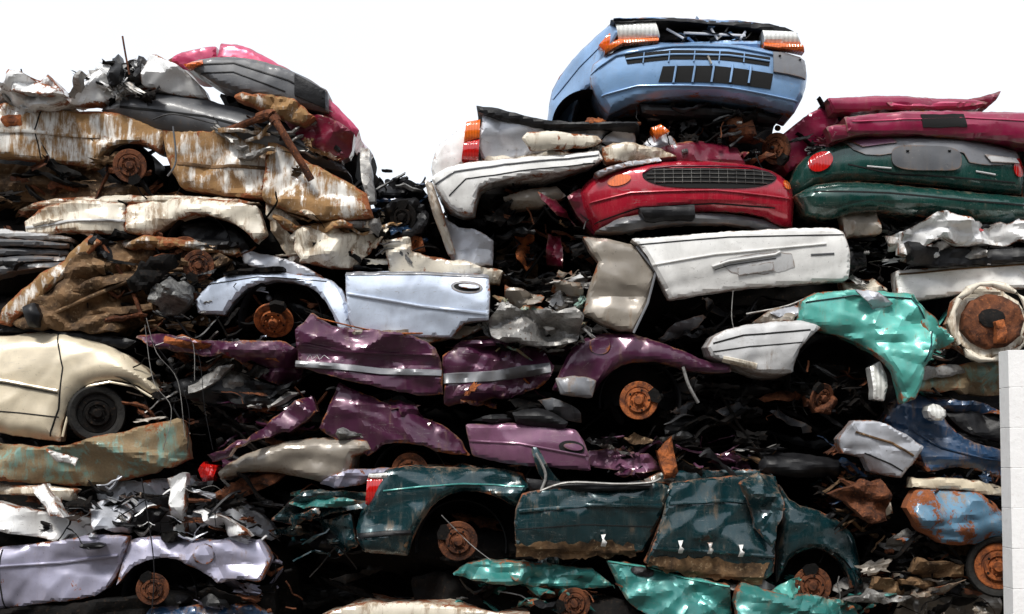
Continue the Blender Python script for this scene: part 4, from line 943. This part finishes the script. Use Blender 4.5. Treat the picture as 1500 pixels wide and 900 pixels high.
P(c,'wing_panel_fold',"1300,590 1336,578 1380,584 1440,592 1470,610 1400,606 1340,596",DBLUE,y=-.2,fold=.4,k=8)
f=P(c,'silver_bumper',"1216,644 1234,618 1262,616 1300,632 1338,654 1326,676 1306,700 1262,690 1250,670 1222,664",SILV,y=-.32,er=.07,r=.07,fold=.2,k=6)
LN(f,c,'bumper_strip',"1236,634 1290,650 1322,668",.018,MUD,.012)
LN(f,c,'bumper_strip',"1250,664 1290,680 1308,690",.012,SEAM,.006)
P(c,'navy_lid',"1380,606 1400,600 1470,610 1470,650 1420,640 1396,626",BLACK,y=-.16,er=.06,fold=.2)
P(c,'lower_edge',"1320,700 1400,700 1480,716 1480,730 1400,718 1320,712",BEIGE,y=-.14,fold=.3,k=4)
guts(c,(1210,640,1480,735),120,[DARK,BLACK,RUST,DBLUE,DARK,DARK],y=(-.16,.1),size=.7)
strew(c,(1300,700,1480,735),8,[DBLUE,BLACK,RUST,BARE,DARK],seed=224,y=(-.2,.0),sz=(.1,.24))
strew(c,(1190,690,1310,740),6,[RUST,BLACK,MUD,DARK],seed=225,y=(-.1,.05),sz=(.1,.2))
# ---- W
c=car('rusted_blue_pickup',1400,780)
M(c,"1280,720 1400,700 1620,760 1620,1000 1280,1000",y=.25)
RB=paint('rusting_blue_paint',(.10,.22,.33),dirt=.5,rust=1.3,rough=.5,coat=.2,metal=0,mud=(.3,.2,.12))
P(c,'rear_wing',"1308,742 1324,716 1370,706 1410,716 1450,742 1474,776 1466,802 1420,794 1370,798 1330,776",RB,y=-.28,er=.24,r=.25,fold=.3,k=9,dent=.02,seed=1701)
P(c,'rusty_frame',"1240,706 1276,700 1290,730 1284,760 1256,764 1230,740 1200,720",RUST,y=-.18,fold=.5,k=8)
P(c,'cream_plate',"1264,744 1292,732 1298,750 1270,764",CREAM,y=-.26,fold=.3)
P(c,'bed_side',"1320,850 1360,830 1440,850 1480,880 1480,930 1330,930 1316,880",TAUPE,y=-.1,fold=.5,k=12,dent=.04)
P(c,'gold_plate',"1330,812 1400,826 1402,840 1350,846 1324,836",MUD,y=-.2,fold=.3)
wheel(c,1446,826,y=-.26,r=.185,mat=ORUST,tire=1.35,tilt=(0,-15))
guts(c,(1200,710,1310,790),60,[RUST,MUD,DARK,BLACK],y=(-.18,.1),size=.7)
guts(c,(1270,800,1440,900),120,[DARK,RUST,DARK,TAUPE,BLACK,DARK],y=(-.2,.1),size=.7)
strew(c,(1270,790,1440,900),14,[RUST,BLACK,TAUPE,DARK,MUD,BLACK],seed=226,y=(-.2,.0),sz=(.1,.26))
strew(c,(1300,780,1470,812),5,[RB,RUST,BARE,RB],seed=227,y=(-.28,-.1),sz=(.08,.2))
guts(None,(-60,300,1560,980),800,[DARK,DARK,BLACK,DARK,RUST,DARK,BLACK,DARK],y=(.25,.8),size=1.3,name='loose_scrap_metal',seed=77,kinds='llls')

# ================================================================ block wall
WM=rough_mat('white_painted_block',(.82,.81,.80),(.88,.87,.86),(.76,.74,.72),scale=6,rough=.85,bump=.3)
MO=rough_mat('mortar',(.76,.75,.74),(.84,.83,.82),None,scale=20)
w=car('concrete_block_wall',1560,700,-.9)
bm=bmesh.new(); R=random.Random(4)
x0=X(1418);zt=Z(526);h=.3;row=0;z=0.0
while z<zt-.02:
    hh=min(h,zt-z); xx=x0; first=True
    while xx<x0+1.8:
        ww=(.3 if (row%2 and first) else .6);first=False
        g=bmesh.ops.create_cube(bm,size=1)
        for v in g['verts']:
            v.co.x=xx+ww/2+v.co.x*(ww-.003);v.co.y=-.85+v.co.y*.2+R.uniform(-.001,.001);v.co.z=z+hh/2+v.co.z*(hh-.003)
        xx+=ww
    z+=h;row+=1
bmesh.ops.bevel(bm,geom=bm.edges[:],offset=.002,segments=1,affect='EDGES')
for v in bm.verts: v.co.x-= (v.co.z-0)*.02-.03
me=bpy.data.meshes.new('blocks');bm.to_mesh(me);bm.free();me.materials.append(WM);link(me,'blocks',w)
bm=bmesh.new();g=bmesh.ops.create_cube(bm,size=1)
for v in bm.verts:
    v.co=Vector((x0+.9+v.co.x*1.77,-.85+v.co.y*.195,(zt-.02)/2+v.co.z*(zt-.02)))
    v.co.x-=v.co.z*.02-.03
me=bpy.data.meshes.new('mortar_bed');bm.to_mesh(me);bm.free();me.materials.append(MO);link(me,'mortar_bed',w)

# ================================================================ ground & added light-blocking row behind the camera
GM=rough_mat('yard_dirt',(.06,.052,.045),(.10,.088,.075),(.04,.034,.028),scale=1.2,rough=.95)
bm=bmesh.new();n=60
vs=[[bm.verts.new(((i/n-.5)*2*(30+ (abs(i/n-.5)*2)**3*900),(j/n-.5)*2*(30+(abs(j/n-.5)*2)**3*900),.03*noise.noise((i*.9,j*.9,0))-.03)) for j in range(n+1)] for i in range(n+1)]
for i in range(n):
    for j in range(n): bm.faces.new((vs[i][j],vs[i+1][j],vs[i+1][j+1],vs[i][j+1]))
me=bpy.data.meshes.new('ground');bm.to_mesh(me);bm.free();me.materials.append(GM);link(me,'ground',None)
TR=rough_mat('light_blocker_foliage',(.02,.035,.012),(.05,.07,.03),None,scale=2,rough=.9)
V=[];F=[];R=random.Random(8)
for i in range(9000):  # leafy row added out of view to darken reflections and hold back low sky
    x=R.uniform(-50,50);top=10.5+2.5*noise.noise((x*.15,0,0))+2.5*noise.noise((x*.6,3,0))
    zz=R.uniform(0,1)**.75*top;c_=Vector((x,-26+R.uniform(-2,2),zz));s=R.uniform(.3,.9);o=len(V)
    a=Vector((R.gauss(0,1),R.gauss(0,1),R.gauss(0,1))).normalized();b=a.orthogonal().normalized()
    V+=[tuple(c_+a*s),tuple(c_+b*s),tuple(c_-a*s),tuple(c_-b*s)];F.append((o,o+1,o+2,o+3))
me=bpy.data.meshes.new('unseen_light_blocker_row');me.from_pydata(V,[],F);me.materials.append(TR);link(me,'unseen_light_blocker_row',None)

# ================================================================ light, sky, camera
wd=bpy.data.worlds.new("World");sc.world=wd;wd.use_nodes=True;nt=wd.node_tree;nt.nodes.clear()
out=N(nt,'ShaderNodeOutputWorld');b1=N(nt,'ShaderNodeBackground');b2=N(nt,'ShaderNodeBackground');ad=N(nt,'ShaderNodeAddShader')
sky=N(nt,'ShaderNodeTexSky',sky_type='NISHITA');sky.sun_disc=False
sky.sun_elevation=math.radians(52);sky.sun_rotation=math.radians(200)
nt.links.new(sky.outputs[0],b1.inputs[0]);b1.inputs[1].default_value=.05
tc=N(nt,'ShaderNodeTexCoord');cl=nz(nt,tc.outputs['Generated'],1.6,6,.55)
ccol=mixc(nt,ramp(nt,cl,.3,.7),(.93,.95,.98),(1,1,1));nt.links.new(ccol,b2.inputs[0]);b2.inputs[1].default_value=.93
nt.links.new(b1.outputs[0],ad.inputs[0]);nt.links.new(b2.outputs[0],ad.inputs[1]);nt.links.new(ad.outputs[0],out.inputs[0])
sl=bpy.data.lights.new('sun','SUN');sl.energy=3.8;sl.angle=math.radians(12);sl.color=(1,.97,.92)
so=bpy.data.objects.new('sun',sl);sc.collection.objects.link(so)
d=Vector((.33,.80,-1.2)).normalized()
so.rotation_euler=d.to_track_quat('-Z','Y').to_euler()
cd=bpy.data.cameras.new('camera');co=bpy.data.objects.new('camera',cd);sc.collection.objects.link(co);sc.camera=co
D=11.0
co.location=(0,-D,1.9);co.rotation_euler=(math.radians(90),0,0)
cd.sensor_width=36;cd.lens=36*D/(1500/S);cd.shift_y=(0.6+2.5-1.9)/(1500/S);cd.clip_end=3000
sc.view_settings.view_transform='Standard';sc.view_settings.look='None';sc.view_settings.exposure=0
